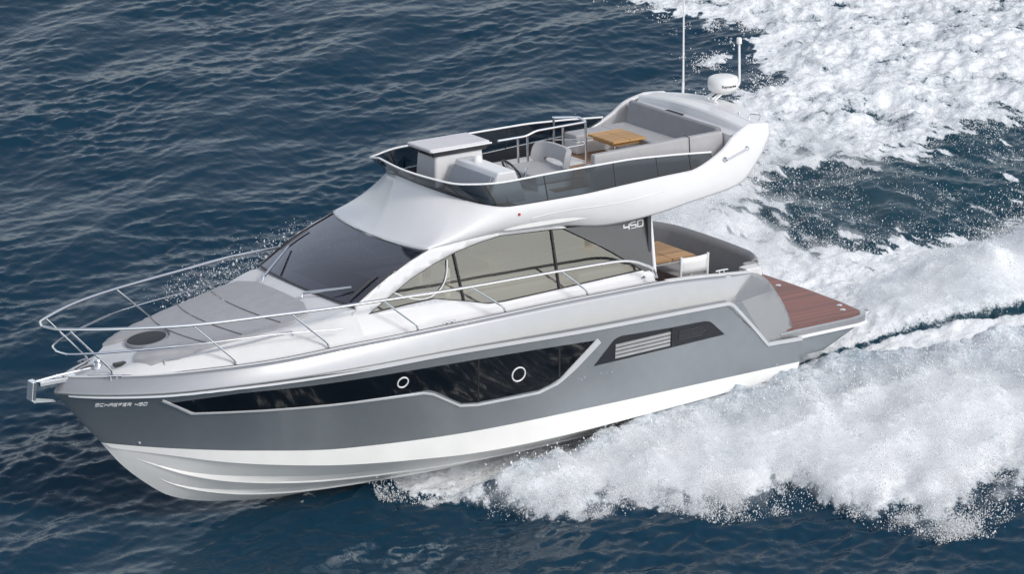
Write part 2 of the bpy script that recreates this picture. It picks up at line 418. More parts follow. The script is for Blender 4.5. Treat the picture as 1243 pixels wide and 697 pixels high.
# ---- silver topside band, with the wing that folds in at the stern
m = MB()
sd = 1 - (1 - np.linspace(0, 1, 90))**1.5
S2 = 1.45 / 12.2
m.grid([[np.array(band_pt(s, t)) for t in np.linspace(0, 1, 7)] for s in .125 + .875 * sd])
A = [(float(band_pt(.125, t)[0]), float(band_pt(.125, t)[2])) for t in np.linspace(0, 1, 7)]
curve = chaikin([(.0, .92), (.0, 1.04), (.05, 1.2), (.13, 1.40), (.25, 1.62), (.40, 1.81), (.62, 2.03), (.80, 2.13), (.95, 2.19)], 2, False)
silver = A[:1] + [(0.66, .94)] + curve + [A[-1]] + A[-2:0:-1]
def wing_off(x, z):
    # fold line from the top of the wing down to the elbow of the stripe, then along the stripe
    def side(a, b):
        ux, uz = b[0] - a[0], b[1] - a[1]; return ((x - a[0]) * uz - (z - a[1]) * ux) / math.hypot(ux, uz)
    d1 = -side((.97, 2.21), (1.44, 1.79)) ; d2 = -side((1.44, 1.79), (.66, .94))
    return .42 * max(0, min(-d1 if d1 < 0 else 0, -d2 if d2 < 0 else 0))
def silver_pt(x, z, t=0.0):
    p = hs(x, z, t); return (p[0], p[1] - wing_off(x, z), p[2])
v, f = panel(silver, .08); m.add([silver_pt(a, b) for a, b in v], f)
m.mirror()
m.build('topside_band', SILVER, yacht, sharp=14, solid=.03, weld=.012)
# ---- white sheer line
def zline(x): return float(white_z(x))
line = [(x, zline(x)) for x in np.linspace(12.2, 10.5, 24)] + [(x, zline(x)) for x in np.linspace(10.3, 1.75, 60)] + chaikin([(1.6, 1.79), (1.44, 1.785), (1.3, 1.64), (.95, 1.27), (.66, .94)], 2, False) + [(.5, .937), (-.02, .92)]
m = MB(); m.add(*(lambda q: (q.v, q.f))(ribbon(line, hs, .062, .026))); m.mirror(); m.build('sheer_stripe', TRIM_S, yacht)
VENT_M = mat('vent_surround', (.018, .02, .025), .3, coat=.2)
# ---- hull windows, trim below them, portholes, dividers, louvred vent
WIN = [(10.90, 1.585), (10.55, 1.625), (9.969, 1.672), (8.9, 1.672), (8.366, 1.678), (7.386, 1.69), (6.209, 1.685), (5.105, 1.658), (4.038, 1.615), (4.662, 1.093), (4.818, 1.024), (5.022, .963), (6.097, .94), (6.361, .965), (6.5, 1.04), (6.827, 1.24), (6.936, 1.284), (7.046, 1.296), (8.3, 1.285), (9.538, 1.315), (10.524, 1.372)]
TRM = [(11.04, 1.64), (10.80, 1.50), (10.568, 1.353), (9.531, 1.303), (8.549, 1.27), (7.04, 1.248), (6.874, 1.201), (6.389, .923), (6.092, .887), (5.018, .91), (4.713, 1.005), (4.598, 1.076), (3.955, 1.60)]
VENT = [(4.033, 1.187), (3.679, 1.556), (3.631, 1.587), (3.544, 1.603), (2.621, 1.572), (1.955, 1.568), (1.851, 1.547), (1.784, 1.501), (1.536, 1.272), (2.602, 1.233)]
for sd_ in (1, -1):
    fl = (lambda g: (lambda a, b, t: (lambda p: (p[0], sd_ * p[1], p[2]))(g(a, b, t))))(hs)
    wn = slab(WIN, fl, .006, .15).build('hull_window', BLACKG, yacht)
    for a, b in (((6.16, 1.68), (6.085, .94)), ((4.70, 1.64), (4.665, 1.095))):
        ribbon([a, b], fl, .035, .011).build('window_divider', BLACK, wn)
    for cx_, cz_, r_ in ((7.427, 1.505, .085), (5.419, 1.299, .115)):
        ring = [fl(cx_ + r_*math.cos(k*math.tau/28), cz_ + r_*math.sin(k*math.tau/28), .014) for k in range(28)]
        ph = MB().tube(ring, .012, 8, True).build('porthole_frame', TRIM_W, wn)
        slab([(cx_ + (r_-.012)*math.cos(k*math.tau/24), cz_ + (r_-.012)*math.sin(k*math.tau/24)) for k in range(24)], fl, .010, .05).build('porthole_pane', BLACKG, ph)
    ribbon(TRM, fl, lambda k: .035 if k < .86 else .035 + .085 * min(1, (k - .86) / .06), .016).build('window_trim', TRIM_S, yacht)
    vt = slab(VENT, fl, .008, .12).build('hull_vent', VENT_M, yacht)
    lv = MB()
    for k in range(4):
        z0 = 1.245 + k * .063
        lv.add(*(lambda q: (q.v, q.f))(ribbon([(3.65, z0 + .022), (2.605, z0 + .052)], fl, .054, .02)))
    lv.build('louver', CHROME, vt)
    ribbon([(2.59, 1.56), (2.575, 1.25)], fl, .03, .03).build('vent_bar', BLACK, vt)
    gr = MB()
    for k in range(5):
        z0 = 1.345 + k * .034
        gr.tube([fl(2.44 - .0*k, z0, .018), fl(1.92 + .03*abs(k-2), z0 + .008, .018)], .0075, 6)
    gr.build('grille_bar', ANTHRA, vt)
for cx_, cz_ in ((4.306, 1.013), (4.25, .99), (4.196, 1.016), (3.889, 1.027), (3.789, 1.027), (3.682, 1.023)):
    p = hs(cx_, cz_, 0); MB().lathe([(0, .012), (.014, .012), (.02, .004), (.02, -.01)], p, (0, 1, 0), 12).build('through_hull_fitting', STEEL, hull)
p = hs(11.15, .845, 0); MB().lathe([(0, .012), (.018, .012), (.024, .004), (.024, -.01)], p, (.3, 1, 0), 12).build('through_hull_fitting', STEEL, hull)
def on_hull(x0, z0, dz=0.0):
    def fn(u, v, t):
        return hs(x0 - u, z0 + v + dz * u, t + .003)
    return fn
stroke_letters('SCHAEFER 450', .050, .041, .0155, .012, 'hull_lettering', mat('white_lettering', (.85, .85, .85), .4), yacht, on_hull(11.86, 1.55, .012))
# ---- deck moulding
zc_top = pchip([2.5, 7.0, 7.95, 8.15, 8.5, 9.5, 10.5, 11.1, 11.5, 11.9], [2.27, 2.40, 2.70, 2.70, 2.64, 2.49, 2.35, 2.25, 2.09, 1.95])
yo_f = pchip([2.5, 7.6, 8.05, 9, 10, 10.8, 11.4, 11.9], [1.50, 1.50, 1.67, 1.56, 1.28, .98, .66, .3])
yi_f = pchip([2.5, 7.6, 8.05, 9, 10, 10.8, 11.4, 11.9], [1.30, 1.34, 1.50, 1.25, 1.0, .74, .42, .05])
def gun(x): return float(max(beam(min(x * 12.3 / 12.2, 12.3)) - .09 * min(1, (12.2 - x) * 2), 0))
def dz(x, y):
    y = abs(y); e = float(deck_z(x)) - .055
    c = float(zc_top(x)) - float(np.interp(x, [7.6, 8.1, 9.6], [0, .02, .06])) * y * y
    k = float(smooth((float(yo_f(x)) - y) / max(.05, float(yo_f(x)) - float(yi_f(x)))))
    return e + max(0, c - e) * k
m = MB()
dx_ = np.concatenate([np.linspace(2.58, 8.0, 50), np.linspace(8.1, 12.0, 60), np.linspace(12.02, 12.19, 10)])
rows = []
for x in dx_:
    g = gun(x); gi = max(0, g - .07)
    rows.append([(x, g, float(deck_z(x))), (x, max(0, g - .02), float(deck_z(x)) + .012), (x, gi + .01 * (gi > 0), float(deck_z(x)) + .012), (x, gi, dz(x, gi))] + [(x, gi * q, dz(x, gi * q)) for q in np.linspace(.97, 0, 34)])
m.grid(rows); m.mirror()
deck = m.build('deck', DECKM, yacht, sharp=40)
# gunwale cap beside the cockpit
rows = []
for x in np.linspace(2.58, .86, 20):
    g = gun(x) - (wing_off(x, 2.18)); z = float(deck_z(x)) - (.0 if x > .95 else .02)
    rows.append([(x, g + .01, z), (x, g - .01, z + .012), (x, g - .13, z + .012), (x, g - .15, z - .02), (x, g - .15, 1.3)])
for sd_ in (1, -1):
    MB().grid([[(x, sd_ * y, z) for x, y, z in r] for r in rows]).build('cockpit_coaming', GELW, yacht, sharp=30)
# deck edge seam, cleats, anchor gear, hatch
m = MB(); m.tube([(x, gun(x) - .078, float(deck_z(x)) + .006) for x in np.linspace(2.6, 11.9, 80)], .010, 6); m.mirror(); m.build('toe_seal', ANTHRA, deck)
def cleat(x, y, z, a):
    c_, s_ = math.cos(a), math.sin(a); q = lambda u, h: (x + u*c_, y + u*s_, z + h)
    mb = MB().tube(fillet([q(-.12, .06), q(-.06, .065), q(.06, .065), q(.12, .06)], .03), .014, 8)
    mb.tube([q(-.045, -.01), q(-.045, .062)], .014, 8).tube([q(.045, -.01), q(.045, .062)], .014, 8)
    mb.build('cleat', STEEL, deck)
for sd_ in (1, -1):
    cleat(6.55, sd_ * (gun(6.55) - .12), 2.24, 0); cleat(11.62, sd_ * .52, 1.965, -.4 * sd_); cleat(1.5, sd_ * 1.93, 2.24, 0)
# sunpad
def pad_pt(x, y, t): return (x, y, dz(x, y) + t)
half = [(8.46, 0.0), (8.46, .74), (8.60, 1.12), (8.9, 1.19), (9.6, 1.09), (10.2, .98), (10.7, .86), (11.08, .70), (11.27, .52), (11.20, .33), (11.12, .30)] 
hat = (10.78, 0.0, .33)
arc = [(hat[0] + (hat[2]+.03) * math.cos(a), (hat[2]+.03) * math.sin(a)) for a in np.linspace(R(62), R(180), 9)]
outl = half[1:9] + [(11.13, .36)] + arc[:-1]
outl = [half[0]] + outl + [arc[-1]] if False else outl
full = outl + [(x, -y) for x, y in reversed(outl)]
# one outline: aft edge, port side, port prong, notch around the hatch, starboard prong, starboard side
full = half[1:9] + [(11.13, .36)] + arc + [(x, -y) for x, y in reversed(arc[:-1])] + [(11.13, -.36)] + [(x, -y) for x, y in reversed(half[1:9])]
v, f = panel(full, .08); L = dens(full, .08)
cen = np.array(full)
m = MB(); m.add([pad_pt(a, b, .055) for a, b in v], f)
m.grid([[pad_pt(a, b, .055) for a, b in L + L[:1]], [pad_pt(a, b, -.01) for a, b in L + L[:1]]])
pad = m.build('sunpad', PAD, yacht, sharp=50)
for xc_, bow_ in ((9.15, .16), (9.78, .18), (10.32, .18)):
    h_ = float(np.interp(xc_, [8.6, 9.6, 10.7], [1.14, 1.06, .84]))
    MB().tube([pad_pt(xc_ + bow_ * (1 - (y/h_)**2) - .08, y, .056) for y in np.linspace(-h_, h_, 24)], .011, 6).build('seam', ANTHRA, pad)
MB().tube([pad_pt(x, 0.02, .055) for x in np.linspace(8.5, 10.4, 24)], .006, 6).build('seam', SOFA, pad)
hz = dz(10.78, 0)
ht = MB().lathe([(.33, -.02), (.33, .03), (.32, .042), (.305, .045), (.30, .03)], (10.78, 0, hz), (.13, 0, 1), 36).build('deck_hatch', SOFA, deck)
MB().lathe([(.305, .036), (.2, .043), (0, .046)], (10.78, 0, hz), (.13, 0, 1), 36).build('hatch_pane', DARK, ht)
# anchor on its roller at the stem, windlass and chain
an = MB()
an.hexa([(12.0, .09, 1.93), (12.0, -.09, 1.93), (12.62, -.09, 1.93), (12.62, .09, 1.93), (12.0, .09, 2.0), (12.0, -.09, 2.0), (12.62, -.09, 2.0), (12.62, .09, 2.0)])
roller = an.build('bow_roller', STEEL, yacht, bevel=.01)
MB().tube([(11.75, 0, 2.05), (12.3, 0, 2.03), (12.66, 0, 2.0)], .025, 8).build('anchor_shank', STEEL, roller)
fl_ = MB()
fl_.hexa([(12.74, .10, 2.02), (12.74, -.10, 2.02), (12.78, -.10, 1.72), (12.78, .10, 1.72), (12.66, .08, 2.03), (12.66, -.08, 2.03), (12.70, -.08, 1.74), (12.70, .08, 1.74)])
fl_.hexa([(12.76, .13, 1.74), (12.76, -.13, 1.74), (12.36, -.05, 1.66), (12.36, .05, 1.66), (12.76, .13, 1.70), (12.76, -.13, 1.70), (12.36, -.05, 1.635), (12.36, .05, 1.635)])
fl_.build('anchor_fluke', STEEL, roller, bevel=.012)
MB().lathe([(0, .13), (.06, .13), (.075, .1), (.05, .07), (.08, .03), (.09, -.02)], (11.62, .0, dz(11.62, 0)), (0, 0, 1), 20).build('windlass', STEEL, deck)
MB().tube([(11.58, 0, 2.06), (11.75, .0, 2.08), (12.05, .0, 2.03)], .016, 6).build('anchor_chain', ANTHRA, deck)
MB().box((11.42, .34, dz(11.42, .34) + .02), (.1, .05, .025)).build('deck_filler_cap', BLACK, deck, bevel=.01)

# ---- bow rails
def rail_y(x): return max(0.0, gun(min(x, 12.15)) - .06)
top_keys = [(2.70, 1.86, 2.36), (2.76, 1.86, 2.50), (2.95, 1.87, 2.62), (3.42, 1.88, 2.755), (6.3, 1.90, 2.81), (8.2, 1.80, 2.84), (9.4, 1.55, 2.83), (10.6, 1.26, 2.82), (11.5, .88, 2.83), (12.1, .50, 2.83), (12.42, .22, 2.83), (12.5, 0, 2.83)]
tp = [tuple(p) for p in spline(top_keys, 90)]
rail = MB().tube(tp + [(x, -y, z) for x, y, z in reversed(tp[:-1])], .024, 10).build('guard_rail', STEEL, yacht)
tpa = np.array(tp)
def rail_at(x):
    i = int(np.argmin(np.abs(tpa[:, 0] - x) + (tpa[:, 2] < 2.7) * 9)); return tpa[i]
lo_keys = [(8.35, 1.72, 2.47), (9.5, 1.44, 2.50), (10.6, 1.17, 2.49), (11.35, .84, 2.46), (11.95, .50, 2.43), (12.24, .22, 2.41), (12.29, 0, 2.41)]
lk = [tuple(p) for p in spline(lo_keys, 50)]
rad = [.008 if p[0] < 10.8 else .018 for p in lk]
MB().tube(lk + [(x, -y, z) for x, y, z in reversed(lk[:-1])], rad + rad[-2::-1], 8).build('lower_rail', STEEL, rail)
for bx, txx in ((11.57, 12.25), (9.93, 10.62), (8.54, 9.16), (7.09, 7.64), (5.56, 6.05), (4.04, 4.50)):
    t = rail_at(txx); b = (bx, gun(bx) - .11, float(deck_z(bx)) - .05)
    for sd_ in (1, -1):
        pts = fillet([(b[0], sd_*b[1], b[2]), (b[0] + .015, sd_*b[1], b[2] + .13), (t[0], sd_*t[1], t[2])], .1)
        MB().tube(pts, .016, 8).build('stanchion', STEEL, rail)
# inner pulpit posts
# hand rails along the coachroof
for sd_ in (1, -1):
    ps = [(x, sd_ * (float(yi_f(x)) + .10), dz(x, float(yi_f(x)) + .10)) for x in np.linspace(9.0, 10.9, 14)]
    q = [ps[0]] + [(x, y, z + .075) for x, y, z in ps] + [ps[-1]]
    MB().tube(fillet(q, .06), .013, 8).build('grab_rail', STEEL, deck)
# ================================================================== CABIN
def house_y(x, z): return 1.6 - .15 * (z - 2.3) - .05 * float(smooth((x - 7) / 1.0))
def hside(x, z, t=0.0): return (x, house_y(x, z) + t, z)
SGLASS = [(7.796, 2.555), (7.022, 2.985), (6.6, 3.14), (6.179, 3.265), (5.75, 3.345), (5.351, 3.39), (4.38, 3.338), (4.175, 3.318), (3.54, 2.955), (2.759, 2.44), (4.381, 2.392), (5.4, 2.365), (5.689, 2.38), (6.046, 2.475), (6.622, 2.61), (7.1, 2.60)]
PIL = [(8.0, 2.71), (7.7, 2.89), (7.36, 3.08), (7.0, 3.24), (6.63, 3.37)]
HOUT = [(7.98, 2.66)] + PIL + [(6.2, 3.43), (5.35, 3.46), (4.38, 3.41), (4.18, 3.35), (3.52, 2.985), (2.72, 2.45), (2.58, 2.36), (2.58, 2.1), (8.1, 2.1), (8.1, 2.5), (8.06, 2.62)]
HV, HF = panel(HOUT, .09, [SGLASS])
for sd_ in (1, -1):
    cabin = MB().add([(a, sd_ * house_y(a, b), b) for a, b in HV], HF).build('cabin_side', GEL, yacht, solid=.05)
    s_ = lambda a, b, t=0.0, q=sd_: (a, q * (house_y(a, b) + t), b)
    v, f = panel(SGLASS, .2)
    sw = MB().add([s_(a, b, -.012) for a, b in v], f).build('side_window', SG, yacht)
    MB().tube([s_(a, b, .004) for a, b in dens(SGLASS, .1)], .016, 6, True).build('window_seal', BLACK, sw)
    MB().tube([s_(6.10, 2.47, .0), s_(6.20, 3.25, .0)], .022, 6).build('window_mullion', BLACK, sw)
    MB().tube([s_(4.36, 2.40, .0), s_(4.40, 3.33, .0)], .022, 6).build('window_mullion', BLACK, sw)
    arch_ = [(6.33, 3.17), (6.36, 2.92), (6.50, 2.72), (6.78, 2.62), (7.1, 2.70), (7.32, 2.82)]
    MB().tube([s_(a, b, .008) for a, b in chaikin(arch_, 3, False)], .010, 6).build('opening_sash', TRIM_W, sw)
    MB().tube([s_(a, b, -.03) for a, b in ((7.55, 2.72), (6.9, 2.83), (6.2, 2.87), (5.2, 2.93), (4.4, 2.97), (3.9, 2.98), (3.45, 2.82))], .014, 6).build('inner_sill', BLACK, sw)
    # dark quarter panel with the number, two facets
    P1 = [(4.19, 3.33), (3.395, 3.262), (2.62, 2.42), (2.76, 2.42), (3.54, 2.965)]
    P2 = [(3.395, 3.262), (2.56, 3.36), (2.58, 2.34), (2.62, 2.42)]
    q = MB().add([s_(a, b, .03) for a, b in P1] + [s_(a, b, -.0) for a, b in P1], [(0, 1, 2, 3, 4)] + [(i, (i+1) % 5, 5 + (i+1) % 5, 5 + i) for i in range(5)])
    p2 = [s_(a, b, t) for (a, b), t in zip(P2, (.03, .0, .0, .03))]
    q.add(p2, [(0, 1, 3), (1, 2, 3)])
    qp = q.build('quarter_panel', mat('quarter_panel_grey', (.085, .087, .09), .35, coat=.2), yacht, sharp=2)
    if sd_ == 1:
        stroke_letters('450', .10, .10, .035, .024, 'panel_number', TRIM_W, qp, lambda u, v_, t: (3.07 - u, house_y(3, 3.15) + .037 - .030 * (u + .33) / .84 + t, 3.115 + v_ + .05 * u))
    MB().tube([s_(2.57, 2.3, .02), s_(2.55, 3.38, .02)], .03, 8).build('door_post', TRIM_W, qp)
    MB().lathe([(0, .015), (.045, .015), (.06, .004), (.06, -.02)], s_(2.80, 2.31, 0.01), (0, sd_, 0), 20).build('fuel_cap', STEEL, cabin)
# windscreen: curved pane, dark
nv, nu = 12, 24
rows = []
for i in range(nv + 1):
    t = i / nv
    px, pz = [float(q) for q in spline([(8.0, 2.71), (7.36, 3.08), (6.63, 3.37)], 101)[int(t*100)]]
    yw_ = 1.49 + (1.445 - 1.49) * t - .012
    bul = .13 + .08 * t; dzc = .02 - .05 * t
    rows.append([(px + bul * (1 - (k)**2) , yw_ * k, pz + dzc * (1 - k*k)) for k in np.linspace(-1, 1, nu + 1)])
ws = MB().grid(rows).build('windshield', WS, yacht)
rim = [tuple(r) for r in rows[0]] + [tuple(r[-1]) for r in rows[1:-1]] + [tuple(r) for r in reversed(rows[-1])] + [tuple(r[0]) for r in reversed(rows[1:-1])]
MB().tube(rim, .018, 6, True).build('windshield_seal', BLACK, ws)
for s0 in (-1, 1):
    pass
def on_ws(y, t, h=.0):
    r = np.array(rows); a = t * nv; i = min(int(a), nv - 1); b = (y / 1.45 + 1) / 2 * nu; j = min(int(b), nu - 1); fa, fb = a - i, b - j
    p = r[i, j]*(1-fa)*(1-fb) + r[i+1, j]*fa*(1-fb) + r[i, j+1]*(1-fa)*fb + r[i+1, j+1]*fa*fb
    return (p[0] + .4*h, p[1], p[2] + .9*h)
# wipers: arm with a long dark blade
for b0, tip, yb, tb0, tb1 in (((8.36, .52, 2.70), on_ws(1.12, .20, .05), 1.27, .05, .46), ((8.40, -.66, 2.70), on_ws(-1.18, .36, .05), -1.33, .28, .66)):
    wp = MB().tube([b0, (b0[0] - .02, b0[1], b0[2] + .06), tip], [.024, .024, .015], 8).build('wiper_arm', STEEL, yacht)
    MB().tube([on_ws(yb, q, .03) for q in np.linspace(tb0, tb1, 6)], .014, 6).build('wiper_blade', BLACK, wp)
# cabin interior seen through the glass
m = MB().box((5.2, 0, 1.55), (2.62, 1.5, .04)); m.build('saloon_floor', SALOON_DIM, yacht)
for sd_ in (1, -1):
    MB().prism([(2.7, sd_*1.46, 1.6), (7.4, sd_*1.46, 1.6), (7.4, sd_*1.50, 1.6), (2.7, sd_*1.50, 1.6)], [(2.7, sd_*1.46, 2.36), (7.4, sd_*1.46, 2.36), (7.4, sd_*1.50, 2.36), (2.7, sd_*1.50, 2.36)]).build('saloon_dimming_sheet', SALOON_DIM, yacht)  # added dark sheets inside the white walls, darkening the saloon behind the glass
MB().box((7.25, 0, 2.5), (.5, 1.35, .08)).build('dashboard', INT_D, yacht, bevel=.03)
for x, y, sx, sy in ((5.0, 1.0, .85, .3), (3.5, -1.0, .7, .3), (3.4, 1.05, .5, .26)):
    so = MB().box((x, y, 1.95), (sx, sy, .16)).build('saloon_sofa', SOFA, yacht, bevel=.05)
    MB().box((x, y + (.28 if y > 0 else -.28), 2.28), (sx, .09, .24)).build('cushion', SOFA, so, bevel=.05)
for y in (.55, -.3):
    hs_ = MB().box((6.15, y, 2.2), (.25, .24, .08)).build('helm_chair', GELW, yacht, bevel=.05)
    MB().box((5.9, y, 2.52), (.06, .24, .3)).build('chair_back', GELW, hs_, bevel=.05)
    MB().tube([(6.15, y, 1.6), (6.15, y, 2.2)], .05, 8).build('pedestal', STEEL, hs_)
m = MB().box((5.0, -.75, 2.0), (.6, .35, .4)); m.build('galley_counter', SALOON_DIM, yacht, bevel=.02)
# aft bulkhead with the dark sliding door
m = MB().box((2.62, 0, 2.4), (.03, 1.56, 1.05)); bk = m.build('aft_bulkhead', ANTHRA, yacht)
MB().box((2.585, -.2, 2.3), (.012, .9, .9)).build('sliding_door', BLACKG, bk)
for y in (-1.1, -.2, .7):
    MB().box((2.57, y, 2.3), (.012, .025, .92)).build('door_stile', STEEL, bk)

# ================================================================== FLYBRIDGE MOULDING
L1 = [(6.85, 0, 3.315), (6.80, .7, 3.335), (6.63, 1.445, 3.372), (6.2, 1.44, 3.425), (5.35, 1.435, 3.455), (4.38, 1.44, 3.405), (3.4, 1.50, 3.275), (2.56, 1.66, 3.36), (2.0, 1.70, 3.45), (1.05, 1.73, 3.60), (.60, 1.66, 3.93), (.22, 1.47, 4.31), (.24, 1.45, 4.45)]
LC = [(6.56, 0, 3.50), (6.40, .70, 3.52), (6.1, 1.32, 3.56), (5.75, 1.55, 3.60), (5.2, 1.66, 3.60), (4.3, 1.69, 3.58), (3.3, 1.71, 3.50), (2.5, 1.74, 3.56), (1.95, 1.75, 3.65), (1.2, 1.75, 3.88), (.76, 1.68, 4.15), (.48, 1.51, 4.41), (.45, 1.45, 4.465)]
L2 = [(6.29, 0, 4.20), (6.14, .50, 4.11), (5.87, 1.0, 3.985), (5.58, 1.40, 3.895), (5.2, 1.575, 3.857), (4.0, 1.62, 3.86), (3.1, 1.62, 3.895), (2.3, 1.62, 3.925), (1.9, 1.62, 3.93), (1.27, 1.58, 4.155), (.98, 1.53, 4.36), (.70, 1.46, 4.455), (.66, 1.45, 4.47)]
N_ = 140
a1, ac, a2 = spline(L1, N_), spline(LC, N_), spline(L2, N_)
def fly_side(i, t): return a1[i]*(1-t)**2 + ac[i]*2*t*(1-t) + a2[i]*t*t
m = MB(); m.grid([[fly_side(i, t) for t in np.linspace(0, 1, 14)] for i in range(N_)]); m.mirror()
fly = m.build('flybridge_moulding', GEL, yacht, sharp=40, solid=.06)
# moulded groove (grey tube paints its shade), side light, grab bar on the wing
def fly_at(x, t):
    i = int(np.argmin(np.abs(fly_side(slice(None), t)[:, 0] - x) + (np.arange(N_) < 40) * 9)) if False else int(np.argmin(np.abs((a1*(1-t)**2 + ac*2*t*(1-t) + a2*t*t)[40:, 0] - x))) + 40
    return fly_side(i, t)
for sd_ in (1, -1):
    pts = [fly_at(x, t) for x, t in [(4.75, .34), (4.93, .42), (4.90, .52), (4.6, .58), (4.3, .60)] + [(x, .60 + .07 * (4.3 - x) / 1.9) for x in np.linspace(4.0, 2.4, 9)]]
    pts = chaikin([(p[0], sd_ * (p[1] + .024), p[2]) for p in pts], 2, False)
    MB().tube(pts, .012, 6).build('groove_shade', TRIM_S, fly)
    p = fly_at(5.13, .72)
    MB().lathe([(0, .05), (.02, .045), (.028, .02), (.028, -.03)], (p[0], sd_ * p[1], p[2]), (0, sd_, .2), 14).build('navigation_light', RED if sd_ == 1 else mat('green_lens', (.01, .25, .08), .2), fly)
    g0 = (1.24, sd_ * 1.70, 4.04); g1 = (.80, sd_ * 1.66, 4.15)
    gb = MB().tube([g0, (g0[0], sd_ * 1.745, g0[2]), (g1[0], sd_ * 1.705, g1[2]), g1], .012, 8)
    for q in (g0, g1): gb.lathe([(0, .03), (.03, .03), (.04, .0), (.04, -.03)], q, (0, sd_, 0), 14)
    gb.build('wing_grab_bar', STEEL, fly)
# sole, underside, after bulkhead, arch
def ring_at(z):
    return [tuple(p) for p in a2[:100]]
foot = [(p[0] - .04 * (p[0] > 5), p[1] - .0) for p in a2[:int(N_*.78)]]
foot = [(x, y) for x, y in foot if x > 1.0] + [(.85, 1.66)]
outl = foot + [(x, -y) for x, y in reversed(foot) if y > 1e-6]
m = MB(); v, f = panel(outl, .25); L = dens(outl, .25)
def und(x): return float(np.interp(x, [.8, 1.05, 2.0, 2.56, 3.4, 6.6], [3.64, 3.60, 3.455, 3.40, 3.45, 3.5]))
m.add([(a, b, 3.75) for a, b in v], f).add([(a, b*.99, und(a)) for a, b in v], f)
m.grid([[(a, b, 3.75) for a, b in L + L[:1]], [(a, b*.99, und(a)) for a, b in L + L[:1]]])
m.build('flybridge_floor', GELW, yacht, sharp=30)
v, f = panel([(3.95, .9), (3.95, -.42), (2.45, -.42), (2.45, -1.3), (1.75, -1.3), (1.75, .9)], .3)
m = MB().add([(a, b, 3.754) for a, b in v], f).build('teak_sole', FLOOR, yacht)
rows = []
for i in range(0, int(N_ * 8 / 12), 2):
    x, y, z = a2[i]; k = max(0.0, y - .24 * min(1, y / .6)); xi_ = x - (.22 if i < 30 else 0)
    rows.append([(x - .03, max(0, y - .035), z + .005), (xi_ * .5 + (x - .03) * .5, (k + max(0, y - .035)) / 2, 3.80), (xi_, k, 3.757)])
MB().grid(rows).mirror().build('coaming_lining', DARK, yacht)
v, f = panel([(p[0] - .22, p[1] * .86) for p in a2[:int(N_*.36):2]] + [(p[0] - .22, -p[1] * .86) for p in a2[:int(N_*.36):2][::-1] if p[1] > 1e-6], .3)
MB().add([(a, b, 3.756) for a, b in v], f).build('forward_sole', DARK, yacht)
rows = []
def aftx(y): return .04 + .20 * (abs(y) / 1.46)**2.2
for y in np.linspace(-1.46, 1.46, 29):
    k = 1 - (y / 1.46)**2; cz_ = 4.455 + .095 * k; xa = aftx(y)
    rows.append([(.97, y, 4.05), (.97, y, 4.345 + .03*k), (.80, y, 4.35 + .03*k), (.78, y, 4.37 + .03*k), (.76, y, cz_ - .03), (.73, y, cz_ - .005), (.50 , y, cz_), (.485, y, cz_ - .012), (.465, y, cz_ + .002), (xa + .02, y, cz_ - .02 + .0), (xa, y, cz_ - .06), (xa + .02, y, 4.36), (.35 + .3*(1-k*.2), y, 3.98), (.95, y, 3.62)])
arch = MB().grid(rows).build('aft_arch', GEL, yacht, sharp=25)
MB().box((.87, -.28, 4.38), (.05, .22, .015)).build('arch_locker_slot', DARK, arch)
# helm coaming liner and guard windows
T = [(6.62, 0, 4.535), (6.53, .40, 4.45), (6.26, .86, 4.335), (5.88, 1.26, 4.25), (5.3, 1.49, 4.24), (4.2, 1.53, 4.262), (3.1, 1.53, 4.262), (2.3, 1.54, 4.225), (1.42, 1.55, 4.155)]
B_ = L2[:8] + [(1.44, 1.635, 4.10)]
B_ = L2[:8] + [(1.9, 1.62, 3.935)]
# glass follows the coaming line up to the slope of the wing
nT = 100
tt_ = spline(T, nT); 
cum = np.array([[float(np.interp(q, [0, 1], [0, 1]))] for q in np.linspace(0, 1, nT)])
bb = []
for p in tt_:
    if p[0] > 5.3:
        j = len(bb); bb.append(a2[int(round(j / (nT - 1) * 8 / 12 * (N_ - 1)))])
    else:
        j = int(np.argmin(np.abs(a2[40:, 0] - (p[0] - .02)))) + 40; bb.append(a2[j])
bb = np.array(bb)
m = MB(); m.grid([[bb[i] + (tt_[i] - bb[i]) * q + np.array((0, .0, 0)) for q in np.linspace(0, 1, 5)] for i in range(nT)]); m.mirror()
fg = m.build('flybridge_windscreen', FG, yacht)
full_t = [tuple(p) for p in tt_]
MB().tube([(x, -y, z) for x, y, z in reversed(full_t[1:])] + full_t, .016, 8).build('windscreen_rail', TRIM_W, fg)
for i in (30, 44, 58, 72, 84, 93):
    for sd_ in (1, -1):
        a, b = bb[i], tt_[i]
        MB().tube([(a[0], sd_ * a[1], a[2]), (b[0], sd_ * b[1], b[2])], .011, 6).build('screen_post', BLACK, fg)
# ---- forward: wet bar with padded lid, helm console with wheel and compass
wb = MB()
wb.prism([(4.42, -1.06, 3.75), (5.36, -1.06, 3.75), (5.36, -.42, 3.75), (4.42, -.42, 3.75)], [(4.44, -1.02, 4.31), (5.32, -1.02, 4.31), (5.32, -.46, 4.31), (4.44, -.46, 4.31)])
wet = wb.build('wet_bar', GEL, yacht, bevel=.05, seg=3)
MB().prism([(4.40, -1.04, 4.27), (5.38, -1.04, 4.27), (5.38, -.42, 4.27), (4.40, -.42, 4.27)], [(4.37, -1.07, 4.36), (5.44, -1.07, 4.36), (5.44, -.39, 4.36), (4.37, -.39, 4.36)]).build('lid_band', ANTHRA, wet, bevel=.02)
MB().box((4.91, -.73, 4.385), (.56, .36, .035)).build('padded_lid', mat('pale_lid_vinyl', (.62, .60, .62), .5), wet, bevel=.03, seg=3)
MB().tube([(4.32, -.38, 4.37), (5.42, -.38, 4.37), (5.45, -.42, 4.37), (5.45, -1.06, 4.37)], .014, 6).build('lid_trim', TRIM_W, wet)
